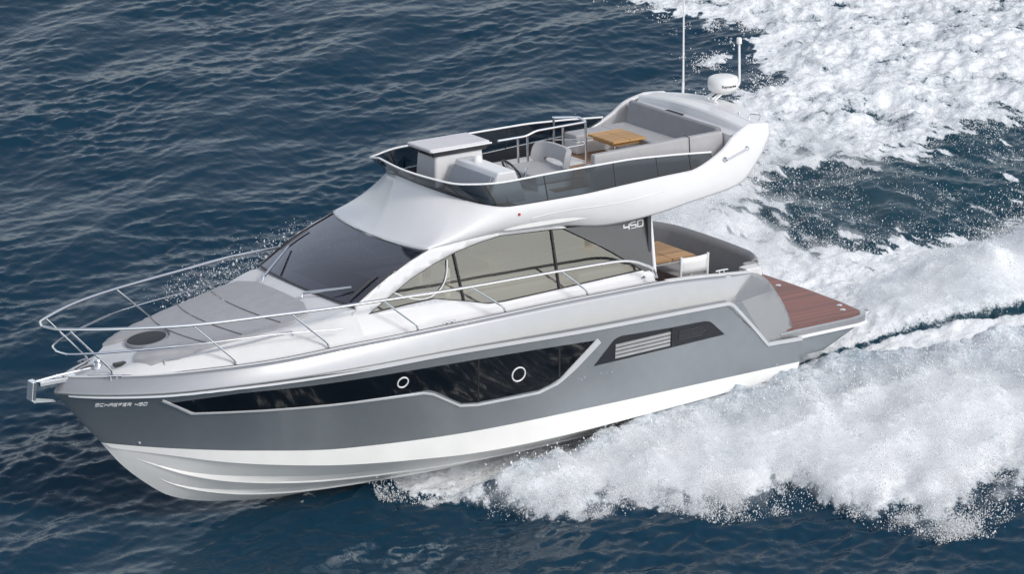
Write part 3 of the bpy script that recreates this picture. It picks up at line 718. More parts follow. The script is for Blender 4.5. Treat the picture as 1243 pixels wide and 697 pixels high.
hc = MB()
hc.prism([(4.55, -.30, 3.75), (5.28, -.30, 3.75), (5.28, 1.02, 3.75), (4.55, 1.02, 3.75)], [(4.74, -.28, 4.25), (5.06, -.28, 4.25), (5.06, .98, 4.25), (4.74, .98, 4.25)])
con = hc.build('helm_console', GEL, yacht, bevel=.035, seg=3)
MB().prism([(5.255, -.22, 3.86), (5.255, .93, 3.86), (5.118, .90, 4.19), (5.118, -.20, 4.19)], [(5.275, -.22, 3.86), (5.275, .93, 3.86), (5.138, .90, 4.19), (5.138, -.20, 4.19)]).build('console_panel', CONS, con, bevel=.01)
MB().prism([(4.60, -.15, 3.94), (4.60, .9, 3.94), (4.72, .88, 4.2), (4.72, -.13, 4.2)], [(4.585, -.15, 3.94), (4.585, .9, 3.94), (4.705, .88, 4.2), (4.705, -.13, 4.2)]).build('instrument_panel', BLACKG, con)
MB().lathe([(.075, -.02), (.075, .03), (.06, .075), (.03, .1), (0, .105)], (4.9, .12, 4.25), (0, 0, 1), 20).build('compass', GELW, con)
MB().lathe([(.055, .035), (.055, .05), (.045, .07)], (4.9, .12, 4.25), (0, 0, 1), 20).build('compass_band', BLACK, con)
wc = Vector((4.40, .32, 4.08)); axw = Vector((-.75, 0, .55)).normalized(); e1 = Vector((0, 1, 0)); e2 = axw.cross(e1)
wl = MB().tube([wc + e1 * .19 * math.cos(a) + e2 * .19 * math.sin(a) for a in np.linspace(0, math.tau, 28, endpoint=False)], .018, 8, True).build('steering_wheel', BLACK, con)
for a in (0.5, 2.6, 4.7):
    MB().tube([wc - axw * .03, wc + e1 * .18 * math.cos(a) + e2 * .18 * math.sin(a)], .013, 6).build('wheel_spoke', STEEL, wl)
MB().tube([wc - axw * .22, wc - axw * .02], .03, 8).build('wheel_hub', STEEL, wl)
MB().tube([(4.45, .78, 4.05), (4.40, .78, 4.2)], .018, 6).build('throttle', STEEL, con)
# helm bench: curved one-piece back with an opening, seat
def bench(x0, y0, y1, top, name):
    s_ = MB().box(((x0 + .42), (y0+y1)/2, 3.93), (.36, (y1-y0)/2, .075)).build(name, SOFA_L, yacht, bevel=.05, seg=3)
    MB().box((x0 + .4, (y0+y1)/2, 3.80), (.33, (y1-y0)/2 - .04, .06)).build('seat_base', GEL, s_, bevel=.02)
    hw = (y1 - y0) / 2; yc_ = (y0 + y1) / 2
    ou = chaikin([(-hw, 3.93), (-hw, top - .06), (-hw + .1, top), (hw - .1, top), (hw, top - .06), (hw, 3.93)], 2)
    ho = chaikin([(-hw + .2, 4.0), (-hw + .22, 4.10), (hw - .22, 4.10), (hw - .2, 4.0)], 2)
    v, f = panel(ou, .08, [ho])
    fx = lambda y, z: x0 + .10 + .16 * (y / hw)**4 - .18 * (z - 3.93)
    MB().add([(fx(y, z), yc_ + y, z) for y, z in v], f).build('backrest', SOFA_L, s_, solid=.09, bevel=.025)
bench(3.42, -.28, .74, 4.33, 'helm_seat')
# stair guard rail
pr_ = MB().tube(fillet([(4.16, -.45, 4.36), (3.62, -.45, 4.36), (3.45, -.45, 4.42), (2.46, -.45, 4.43), (2.40, -.80, 4.44), (2.75, -1.02, 4.44)], .09), .022, 8)
sr = pr_.build('stair_rail', STEEL, yacht)
for x, y, z in ((3.78, -.45, 4.36), (3.60, -.45, 4.37), (2.92, -.45, 4.42), (2.48, -.45, 4.43), (2.74, -1.0, 4.44)):
    MB().tube([(x, y, 3.75), (x, y, z)], .02, 8).build('rail_post', STEEL, sr)
MB().tube(fillet([(2.92, -.45, 4.06), (2.48, -.45, 4.06), (2.42, -.8, 4.07), (2.74, -1.0, 4.07)], .08), .012, 8).build('mid_rail', STEEL, sr)
MB().prism([(2.45, -.50, 3.756), (3.55, -.50, 3.756), (3.55, -1.35, 3.756), (2.45, -1.35, 3.756)], [(2.45, -.50, 3.764), (3.55, -.50, 3.764), (3.55, -1.35, 3.764), (2.45, -1.35, 3.764)]).build('stair_hatch', GELW, yacht)
# ---- aft settee, U-shaped, with the fixed table
st = MB().prism([(1.0, -1.38, 3.75), (1.0, 1.12, 3.75), (1.52, 1.12, 3.75), (1.52, -1.38, 3.75)], [(1.0, -1.38, 3.97), (1.0, 1.12, 3.97), (1.56, 1.12, 3.97), (1.56, -1.38, 3.97)])
st.prism([(1.52, -1.38, 3.75), (2.3, -1.38, 3.75), (2.3, -1.0, 3.75), (1.52, -1.0, 3.75)], [(1.52, -1.38, 3.97), (2.3, -1.38, 3.97), (2.3, -.98, 3.97), (1.52, -.98, 3.97)])
st.prism([(1.52, .72, 3.75), (3.3, .72, 3.75), (3.3, 1.14, 3.75), (1.52, 1.14, 3.75)], [(1.52, .70, 3.97), (3.3, .70, 3.97), (3.3, 1.14, 3.97), (1.52, 1.14, 3.97)])
settee = st.build('flybridge_settee', GELW, yacht, bevel=.02)
MB().box((1.30, -.12, 4.02), (.30, 1.25, .055)).build('seat_cushion', SOFA_L, settee, bevel=.035, seg=3)
MB().box((1.95, -1.18, 4.02), (.36, .19, .055)).build('seat_cushion', SOFA_L, settee, bevel=.035, seg=3)
MB().box((2.45, .92, 4.02), (.85, .21, .055)).build('seat_cushion', SOFA_L, settee, bevel=.035, seg=3)
MB().prism([(1.00, -1.34, 4.03), (1.15, -1.30, 4.03), (1.15, 1.14, 4.03), (1.00, 1.2, 4.03)], [(.96, -1.36, 4.43), (1.05, -1.32, 4.43), (1.05, 1.16, 4.43), (.96, 1.22, 4.43)]).build('backrest', SOFA, settee, bevel=.03, seg=3)
MB().prism([(.98, 1.17, 3.80), (3.50, 1.17, 3.80), (3.50, 1.32, 3.80), (.98, 1.32, 3.80)], [(1.0, 1.17, 4.385), (3.46, 1.17, 4.355), (3.46, 1.29, 4.355), (1.0, 1.29, 4.385)]).build('side_backrest', SOFA_L, settee, bevel=.025, seg=3)
MB().tube([(1.66, 1.325, 3.82), (1.66, 1.30, 4.385), (1.66, 1.16, 4.39)], .008, 6).build('backrest_seam', ANTHRA, settee)
tb = MB().tube([(1.95, -.35, 3.75), (1.95, -.35, 4.10)], .05, 12).build('table_pedestal', STEEL, yacht)
tb.name = 'flybridge_table'
def rect(x0, x1, y0, y1, z0, z1): return MB().prism([(x0, y0, z0), (x1, y0, z0), (x1, y1, z0), (x0, y1, z0)], [(x0, y0, z1), (x1, y0, z1), (x1, y1, z1), (x0, y1, z1)])
rect(1.62, 1.935, -.73, .02, 4.11, 4.15).build('table_leaf', OAK, tb, bevel=.008)
rect(1.94, 2.26, -.73, .02, 4.11, 4.15).build('table_leaf', OAK, tb, bevel=.008)
rect(1.70, 2.20, -.66, -.05, 4.05, 4.10).build('table_frame', OAK, tb, bevel=.006)
# starboard wing inner face, bench end
# ---- radar, light mast, whip aerial
rd = MB().lathe([(0, 0), (.20, .0), (.245, .03), (.255, .08), (.255, .17), (.235, .225), (.18, .25), (0, .262)], (.085, 0.02, 4.70), (0, 0, 1), 40).build('radar_dome', GELW, yacht, sharp=60)
MB().lathe([(0, 0), (.12, 0), (.14, .05), (0, .05)], (.085, .02, 4.655), (0, 0, 1), 24).build('radar_base', GELW, rd)
for y in (-.11, -.04, .09, .16):
    MB().tube(fillet([(.30, y, 4.545), (.36, y, 4.60), (.16, y*.8, 4.69)], .05), .014, 8).build('radar_leg', TRIM_W, rd)
def on_radar(u, v_, t):
    a = 1.02 - u / .257; r = .2565 + t
    return (.085 + r * math.cos(R(78) - (u - .12) / .257 * -1), .02 + r * math.sin(R(78) + (u - .12) / .257), 4.80 + v_)
letters('Raymarine', .062, 'radar_lettering', ANTHRA, rd, lambda u, v_, t: (.085 + (.2565 + t) * math.cos(R(50) + u / .257), .02 + (.2565 + t) * math.sin(R(50) + u / .257), 4.795 + v_), 1.0)
lm = MB().tube(fillet([(.12, -.02, 4.66), (-.12, -.02, 4.67), (-.27, -.02, 4.74), (-.27, -.02, 5.42)], .12), .02, 8).build('light_mast', TRIM_W, yacht)
MB().lathe([(.02, 0), (.045, .01), (.045, .09), (.035, .11), (0, .115)], (-.27, -.02, 5.42), (0, 0, 1), 16).build('mast_lamp', GELW, lm)
an_ = MB().tube([(.32, -.80, 4.55), (.31, -.80, 4.72)], .022, 10).build('whip_aerial', TRIM_W, yacht)
MB().tube([(.31, -.80, 4.70), (.26, -.80, 7.2)], [.017, .010], 8).build('aerial_rod', TRIM_W, an_)
MB().lathe([(0, .03), (.02, .03), (.03, .0)], (.40, .9, 4.515), (0, 0, 1), 12).build('deck_fitting', STEEL, arch)
MB().tube(fillet([(.38, 1.15, 4.48), (.36, 1.15, 4.55), (.26, 1.30, 4.55), (.30, 1.30, 4.46)], .03), .012, 6).build('deck_fitting', STEEL, arch)

# ================================================================== COCKPIT AND STERN
rect(.45, 2.6, -1.82, 1.82, 1.25, 1.35).build('cockpit_sole', TEAK, yacht)
# transom coaming, curved settee
tr = MB()
rows = []
for y in np.linspace(-1.80, 1.62, 25):
    b = .12 * (1 - (y / 1.8)**2)
    x = .36 - b + (.0 if y < 1.0 else .25 * ((y - 1.0) / .62)**1.5) + (.22 * ((-y - 1.0) / .8)**1.5 if y < -1 else 0)
    rows.append([(x - .12, y, 1.06), (x - .10, y, 2.05), (x - .06, y, 2.16), (x + .02, y, 2.18), (x + .08, y, 2.12), (x + .16, y, 1.72), (x + .17, y, 1.35)])
tr.grid(rows); n_ = len(rows)
tr.add([rows[0][k] for k in range(7)], [tuple(range(7))]); tr.add([rows[-1][k] for k in range(7)], [tuple(range(6, -1, -1))])
trw = tr.build('transom_coaming', GELW, yacht, sharp=30)
rows = []
for y in np.linspace(-1.72, 1.50, 29):
    b = .12 * (1 - (y / 1.8)**2)
    x = .36 - b + (.0 if y < 1.0 else .25 * ((y - 1.0) / .62)**1.5) + (.22 * ((-y - 1.0) / .8)**1.5 if y < -1 else 0)
    rows.append([(x - .04, y, 2.14), (x - .03, y, 2.19), (x + .02, y, 2.225), (x + .09, y, 2.20), (x + .13, y, 2.13), (x + .26, y, 1.74), (x + .27, y, 1.70)])
cs = MB().grid(rows).build('cockpit_sofa', SOFA, yacht, sharp=50, solid=.02)
rows = []
for y in np.linspace(-1.5, 1.45, 15):
    rows.append([(.45, y, 1.70), (.95, y, 1.705), (1.0, y, 1.68), (1.0, y, 1.56), (.97, y, 1.35)])
MB().grid(rows).build('seat_cushion', SOFA_L, cs, sharp=60)
MB().prism([(.45, -1.80, 1.70), (2.1, -1.80, 1.70), (2.1, -1.62, 1.70), (.6, -1.55, 1.70)], [(.5, -1.84, 2.20), (2.1, -1.84, 2.20), (2.1, -1.72, 2.20), (.55, -1.68, 2.20)]).build('side_backrest', SOFA, cs, bevel=.03, seg=3)
MB().box((1.5, -1.38, 1.62), (.62, .26, .08)).build('seat_cushion', SOFA_L, cs, bevel=.04, seg=3)
MB().prism([(.50, 1.46, 1.75), (.86, 1.46, 1.75), (.98, 1.70, 1.75), (.62, 1.72, 1.75)], [(.44, 1.40, 2.19), (.72, 1.40, 2.19), (.86, 1.70, 2.19), (.58, 1.72, 2.19)]).build('sofa_end', SOFA_L, cs, bevel=.03, seg=3)
MB().prism([(.62, 1.62, 2.0), (.95, 1.62, 2.0), (.95, 1.84, 2.0), (.68, 1.84, 2.0)], [(.60, 1.62, 2.205), (.95, 1.62, 2.205), (.95, 1.84, 2.205), (.66, 1.84, 2.205)]).build('coaming_end', GEL, trw, bevel=.02)
# bathing platform
def plat(z0, z1, inset=0.0, front=.35):
    h = [(front, 1.93 - inset), (-.2, 1.91 - inset), (-1.25 + inset, 1.89 - inset), (-1.45 + inset, 1.83 - inset), (-1.54 + inset, 1.70 - inset), (-1.60 + inset, 1.0), (-1.62 + inset, 0)]
    o = h + [(x, -y) for x, y in reversed(h[:-1])]
    return MB().prism([(x, y, z0) for x, y in o], [(x, y, z1) for x, y in o])
pf = plat(.92, 1.045, 0, .34).build('bathing_platform', SILVER, yacht, bevel=.02)
plat(.885, .935, -.02, -.02).build('platform_trim', TRIM_W, pf, bevel=.01)
q = MB(); h0 = [(-.02, 1.90), (-1.3, 1.86), (-1.52, 1.7), (-1.58, 0)]; o0 = h0 + [(x, -y) for x, y in reversed(h0[:-1])]
h1 = [(-.02, 1.84), (-.62, 1.80), (-.72, 1.6), (-.75, 0)]; o1 = h1 + [(x, -y) for x, y in reversed(h1[:-1])]
q.prism([(x, y, .56) for x, y in o1], [(x, y, .90) for x, y in o0]).build('platform_underside', GREY, pf, bevel=.015)
tk = plat(1.046, 1.058, .06, .95).build('teak_deck', TEAK, pf)
for x, y in ((-1.28, 1.45), (-1.40, 1.2), (-1.32, -.4)):
    MB().lathe([(0, .014), (.04, .012), (.05, 0)], (x, y, 1.058), (0, 0, 1), 14).build('deck_fitting', STEEL, pf)
rect(-.55, -.52, -.2, .9, 1.058, 1.062).build('hatch_joint', BLACK, pf)
rect(-.20, -.17, -1.0, .5, 1.058, 1.062).build('hatch_joint', BLACK, pf)
MB().tube(fillet([(-1.56, 1.70, 1.02), (-1.62, 1.72, 1.04), (-1.62, 1.60, 1.04), (-1.56, 1.58, 1.02)], .03), .014, 6).build('stern_eye', STEEL, pf)
# wing seam where the side meets the platform
MB().tube([(.62, 1.80, 1.80), (.50, 1.81, 1.62), (.40, 1.81, 1.46)], .018, 6).build('wing_handle', STEEL, yacht)

# ================================================================== LOOSE FURNITURE IN THE COCKPIT
def at(x, y, z, a=0): return Matrix.Translation((x, y, z)) @ Matrix.Rotation(a, 4, 'Z')
tab = thing('cockpit_table', 'honey coloured teak dining table with white legs in the open cockpit under the overhang', 'table', at(1.2, -.42, 1.35))
def rect0(x0, x1, y0, y1, z0, z1): return rect(x0, x1, y0, y1, z0, z1)
for k in range(2):
    rect0(-.46 + k*.465, -.005 + k*.465 - .0, -.55, .55, .66, .70).build('table_leaf', OAK2, tab, bevel=.008)
rect0(-.40, .40, -.48, .48, .60, .655).build('table_frame', TRIM_W, tab, bevel=.006)
for sx in (-1, 1):
    for sy in (-1, 1):
        MB().box((sx*.40, sy*.48, .31), (.025, .025, .31)).build('leg', TRIM_W, tab, bevel=.006)
ch = thing('deck_chair', 'white framed dining chair with a low slung back beside the cockpit table', 'chair', at(1.60, 1.04, 1.42, R(-90)))
# local: +X is the way the sitter faces
for sx in (-1, 1):
    for sy in (-1, 1):
        top_ = .44 if sx > 0 else 1.02
        MB().tube([(sx*.24, sy*.26, 0), (sx*.24 - (.05 if sx < 0 else 0)*0, sy*.26, .44), (sx*.24 - (.05 if sx < 0 else 0), sy*.26, top_)], .022, 8).build('leg' if sx > 0 else 'back_leg', TRIM_W, ch)
MB().box((0, 0, .45), (.27, .27, .025)).build('seat', GELW, ch, bevel=.015)
rows = [[(-.255 - .02*q - .04*(1 - (y/.26)**2), y, .72 + .28*q) for q in np.linspace(0, 1, 4)] for y in np.linspace(-.26, .26, 9)]
MB().grid(rows).build('backrest', TRIM_W, ch, solid=.025)
# ================================================================== THE SEA
rng = np.random.default_rng(7)
G = .05; NX, NY = 760, 800; X0, Y0 = -20.0, -28.0
gx = X0 + G * np.arange(NX); gy = Y0 + G * np.arange(NY)
XX, YY = np.meshgrid(gx, gy, indexing='ij')
def spec_field(N, L, lam, p, wind, spread, lo=0, seed=0):
    """random wave field with chop: returns height and horizontal displacement on an N x N tile of size L"""
    r = np.random.default_rng(seed)
    k1 = np.fft.fftfreq(N, L / N) * 2 * np.pi; KX, KY = np.meshgrid(k1, k1, indexing='ij'); K = np.hypot(KX, KY); K[0, 0] = 1
    k0 = 2 * np.pi / lam
    A = np.exp(-.6 * (k0 / K)**2) * K**(-p)
    c = np.abs((KX * math.cos(wind) + KY * math.sin(wind)) / K)
    A = A * (spread + (1 - spread) * c**2); A[0, 0] = 0
    if lo: A[K < lo] = 0
    Hk = A * (r.normal(size=K.shape) + 1j * r.normal(size=K.shape))
    h = np.fft.ifft2(Hk).real; s = 1 / h.std()
    dx = np.fft.ifft2(-1j * KX / K * Hk).real * s; dy = np.fft.ifft2(-1j * KY / K * Hk).real * s
    return h * s, dx, dy
def noise_field(lam, p, seed, N=1024, ang=0.0, ratio=1.0):
    r = np.random.default_rng(seed); k1 = np.fft.fftfreq(N, G); KX, KY = np.meshgrid(k1, k1, indexing='ij')
    K = np.hypot((KX * math.cos(ang) + KY * math.sin(ang)) * ratio, -KX * math.sin(ang) + KY * math.cos(ang))
    A = 1 / (1 + (K * lam)**2)**(p / 2)
    h = np.fft.ifft2(A * np.fft.fft2(r.normal(size=(N, N)))).real[:NX, :NY]
    return h / h.std()
VIEW_A = math.atan2(-.85, -.52)
def tile(a): i = np.arange(NX) % a.shape[0]; j = np.arange(NY) % a.shape[1]; return a[np.ix_(i, j)]
h1, ax1, ay1 = [tile(a) for a in spec_field(640, 32.0, .75, 1.95, VIEW_A + .4, .35, seed=3)]
h2, ax2, ay2 = [tile(a) for a in spec_field(1024, 51.2, 5.0, 2.6, VIEW_A + .75, .15, seed=5)]
gust = np.clip(.75 + .38 * noise_field(4.0, 4.0, 21), .45, 1.7) + .9 * np.exp(-((XX - 6.5) / 3.5)**2 - ((YY - 3.2) / 2.2)**2)
wave = .0115 * h1 * gust + .060 * h2
wdx = -.008 * ax1 - .02 * ax2; wdy = -.008 * ay1 - .02 * ay2
# ---- where the wake lies (world metres)
def seg_dist(poly, closed=True):
    D = np.full(XX.shape, 1e9); n = len(poly)
    for i in range(n if closed else n - 1):
        (x1, y1), (x2, y2) = poly[i], poly[(i+1) % n]; ux, uy = x2 - x1, y2 - y1
        t = np.clip(((XX - x1) * ux + (YY - y1) * uy) / (ux*ux + uy*uy), 0, 1)
        D = np.minimum(D, np.hypot(XX - x1 - t*ux, YY - y1 - t*uy))
    return D
def in_poly(poly):
    C = np.zeros(XX.shape, bool); j = len(poly) - 1
    for i in range(len(poly)):
        xi, yi = poly[i]; xj, yj = poly[j]
        if yi != yj: C ^= ((yi > YY) != (yj > YY)) & (XX < (xj - xi) * (YY - yi) / (yj - yi) + xi)
        j = i
    return C
def sdf(poly): return np.where(in_poly(poly), 1, -1) * seg_dist(poly)
OUT = [(7.3, .55), (6.5, 1.35), (6.15, 1.9), (5.75, 2.5), (5.3, 3.0), (4.8, 3.3), (4.0, 3.4), (3.55, 4.15), (3.1, 4.3), (2.5, 4.3), (1.6, 4.55), (1.45, 5.3), (1.0, 6.2), (.2, 6.5), (-.6, 6.2), (-1.2, 6.4), (-2.2, 7.4), (-4, 8.2), (-8, 10.5), (-20, 16)]
STB = [(7.6, -.7), (6.6, -2.2), (5, -3.6), (3, -4.6), (0, -5.6), (-3, -7.3), (-5.4, -8.9), (-6.3, -9.35), (-7.4, -9.5), (-8.4, -9.35), (-8.0, -10.2), (-7.55, -10.8), (-7.7, -11.4), (-8.9, -12.0), (-8.3, -12.9), (-7.9, -13.8), (-8.0, -14.8), (-7.4, -17), (-6.4, -21), (-5, -28)]
WAKE = [(8.0, 0.1)] + OUT + [(-24, 16), (-24, -30), (-5, -30)] + STB[::-1]
DARKP = [(-3.7, -4.4), (-4.4, -5.3), (-5.5, -6.0), (-6.5, -5.6), (-7.6, -5.1), (-8.8, -5.2), (-10.2, -5.2), (-13, -5.4), (-13, -4.2), (-10, -3.3), (-8.4, -2.1), (-6.9, -1.6), (-5.5, -1.7), (-4.1, -2.6)]
n_big = noise_field(1.1, 3.2, 11); n_mid = noise_field(.45, 3.0, 12); n_sm = noise_field(.16, 2.6, 13); n_b2 = noise_field(.8, 3.2, 14)
n_st = noise_field(.30, 2.8, 15, ang=1.75, ratio=4.0); n_out = noise_field(.14, 2.6, 16, ang=2.2, ratio=3.5); n_rope = noise_field(.35, 2.8, 17, ang=2.6, ratio=2.4)
sw = sdf(WAKE) + .20 * n_big + .12 * n_mid + .10 * n_sm
foam = np.where(YY > 1.6, smooth(sw / 1.05 + .22), smooth(sw / .6 + .3))
dk = sdf(DARKP) + .25 * n_b2 + .40 * n_st
darkm = smooth(dk / .6 + .70)
# hull water line and the spray thrown off the port chine
def yh(x): return np.interp(x, [-20, -4.5, -.4, 0, 5.5, 6.6, 7.2, 7.8], [4.6, 2.6, 1.72, 1.62, 1.5, 1.15, .75, .3])
ox = np.array([p[0] for p in OUT])[::-1]; oy = np.array([p[1] for p in OUT])[::-1]
yo = np.interp(gx, ox, oy)[:, None]; yr = yh(gx)[:, None]
u = (YY - yr) / np.maximum(.35, yo - yr)
Hr = np.interp(gx, [-20, -8, -4, 0, 3, 5.5, 6.8, 7.6], [.35, .55, .62, .65, .66, .52, .28, 0])[:, None]
inner = np.interp(gx, [-20, -4, -.6, 0, 7.6], [.9, .55, .35, .5, .5])[:, None]
prof = np.where(u >= 0, np.clip(1 - u, 0, 1)**1.15, np.clip(1 + (YY - yr) / inner, 0, 1)**1.6)
mound = Hr * prof * (1 + .10 * n_big + .03 * n_mid + .025 * n_out)
lump = np.where((u > .02) & (u < 1.1), np.clip(u, 0, 1) * np.clip(1.1 - u, 0, 1) * 2.4, 0) * np.interp(gx, [-20, 2, 5, 7], [1, 1, .5, 0])[:, None]
mound += lump * np.clip(.13 + .07 * n_big + .025 * n_mid + .02 * n_out, -.05, .5)
# clear trough between that ridge and the stern wash
TR = [(-.9, .72), (-1.3, .66), (-2.5, .75), (-4, .86), (-5.3, 1.18), (-8, 1.8)]
wT = np.interp(gx, [-9, -4.4, -1.2, -.6], [.26, .17, .07, .01])[:, None]
trough = smooth(1.35 - seg_dist(TR, False) / wT) * (YY < yr + .02) * (gx < 0)[:, None]
# starboard spray and the stern wash
sy = np.interp(gx, [-20, -6, 0, 5, 7.6], [-16, -8.6, -5.2, -3.2, -.7])[:, None]; hyS = np.interp(gx, [-2, 0, 5.5, 7.4], [-1.5, -1.6, -1.5, -.5])[:, None]
us = (hyS - YY) / np.maximum(.35, hyS - sy)
mound += np.interp(gx, [-12, -5, 0, 5, 7.4], [0, .25, .40, .45, 0])[:, None] * np.where(us > 0, np.clip(us * 3, 0, 1) * np.clip(1 - us, 0, 1), 0) * (1 + .3 * n_big)
wash = np.exp(-((YY - np.interp(gx, [-20, -8, -2], [-4.5, -.1, 0])[:, None]) / np.interp(gx, [-14, -8, -2], [1.7, 1.1, .9])[:, None])**2) * np.interp(gx, [-16, -9, -5, -2.5, -1.3], [.4, .65, .5, .12, 0])[:, None]
mound += wash * (1 + .16 * n_big + .06 * n_mid + .03 * n_out)
mound *= 1 - .9 * trough
hullm = np.clip(1 - np.maximum(np.abs(YY + .0) - 1.45, 0) / .25, 0, 1) * ((gx > -1.2) & (gx < 7.0))[:, None]
mound *= 1 - hullm * .85
foam = foam * (1 - .93 * darkm) * (1 - .72 * trough)
foam *= np.interp(gx, [6.2, 7.3], [1, .55])[:, None]
inside_w = smooth(sw / 1.0)
mist = np.clip(smooth((mound - .10) / .25) + .0, 0, 1) * inside_w
thick = np.clip(.34 + .50 * smooth(u / .55) + .12 * n_b2 + .08 * n_out, 0, 1) * (YY > yr) + (YY <= yr) * np.clip(.66 + .14 * n_b2 + .08 * n_out, 0, 1)
# old wash: long ropy ridges, churned surface
old = smooth((-YY - 4.5) / 2.5) * inside_w
turb = (np.abs(n_mid) * -.03 + .02 + .012 * n_sm) * inside_w * (1 - .6 * darkm) * (1 - .6 * mist) + old * (.05 * n_big - .045 * np.abs(n_rope) + .04)
calm = 1 - .55 * inside_w
Z = wave * calm + mound + turb
# close chop right under the lee of the bow
foam = np.clip(foam + (.10 + .22 * old) * inside_w * np.clip(n_b2 * .35 + n_rope * .35, -1.2, 1) * (1 - trough) + .16 * darkm * np.clip(n_st, -1, 2.2) - .22 * old * inside_w, 0, 1)
edge = np.minimum.reduce([smooth((XX - X0) / 2), smooth((gx[-1] - XX) / 2), smooth((YY - Y0) / 2), smooth((gy[-1] - YY) / 2)])
Z *= edge
def outer_steps(k=26, q=1.42):
    return np.cumsum(.08 * q**np.arange(k))
st_ = outer_steps()
ex = np.concatenate([X0 - st_[::-1], gx, gx[-1] + st_]); ey = np.concatenate([Y0 - st_[::-1], gy, gy[-1] + st_])
n0 = len(st_); nx, ny = len(ex), len(ey)
P = np.zeros((nx, ny, 3)); P[..., 0] = ex[:, None]; P[..., 1] = ey[None]
P[n0:-n0, n0:-n0, 2] = Z
P[n0:-n0, n0:-n0, 0] += wdx * calm * edge; P[n0:-n0, n0:-n0, 1] += wdy * calm * edge
FO = np.zeros((nx, ny)); FO[n0:-n0, n0:-n0] = foam * edge
DK = np.zeros((nx, ny)); DK[n0:-n0, n0:-n0] = inside_w * edge
MI = np.zeros((nx, ny)); MI[n0:-n0, n0:-n0] = mist * edge
TH = np.zeros((nx, ny)); TH[n0:-n0, n0:-n0] = thick * edge
def sheet(name, P, material, attrs):
    nx, ny = P.shape[:2]; me = bpy.data.meshes.new(name)
    idx = np.arange(nx * ny).reshape(nx, ny)
    q = np.stack([idx[:-1, :-1], idx[1:, :-1], idx[1:, 1:], idx[:-1, 1:]], -1).reshape(-1, 4)
    me.vertices.add(nx * ny); me.vertices.foreach_set('co', P.reshape(-1).astype(np.float32))
    me.loops.add(q.size); me.loops.foreach_set('vertex_index', q.reshape(-1).astype(np.int32))
    me.polygons.add(len(q)); me.polygons.foreach_set('loop_start', (np.arange(len(q)) * 4).astype(np.int32))
    me.update(calc_edges=True); me.shade_smooth()
    for k, v in attrs.items():
        a = me.attributes.new(k, 'FLOAT', 'POINT'); a.data.foreach_set('value', v.reshape(-1).astype(np.float32))
    o = bpy.data.objects.new(name, me); COL.objects.link(o); me.materials.append(material); return o
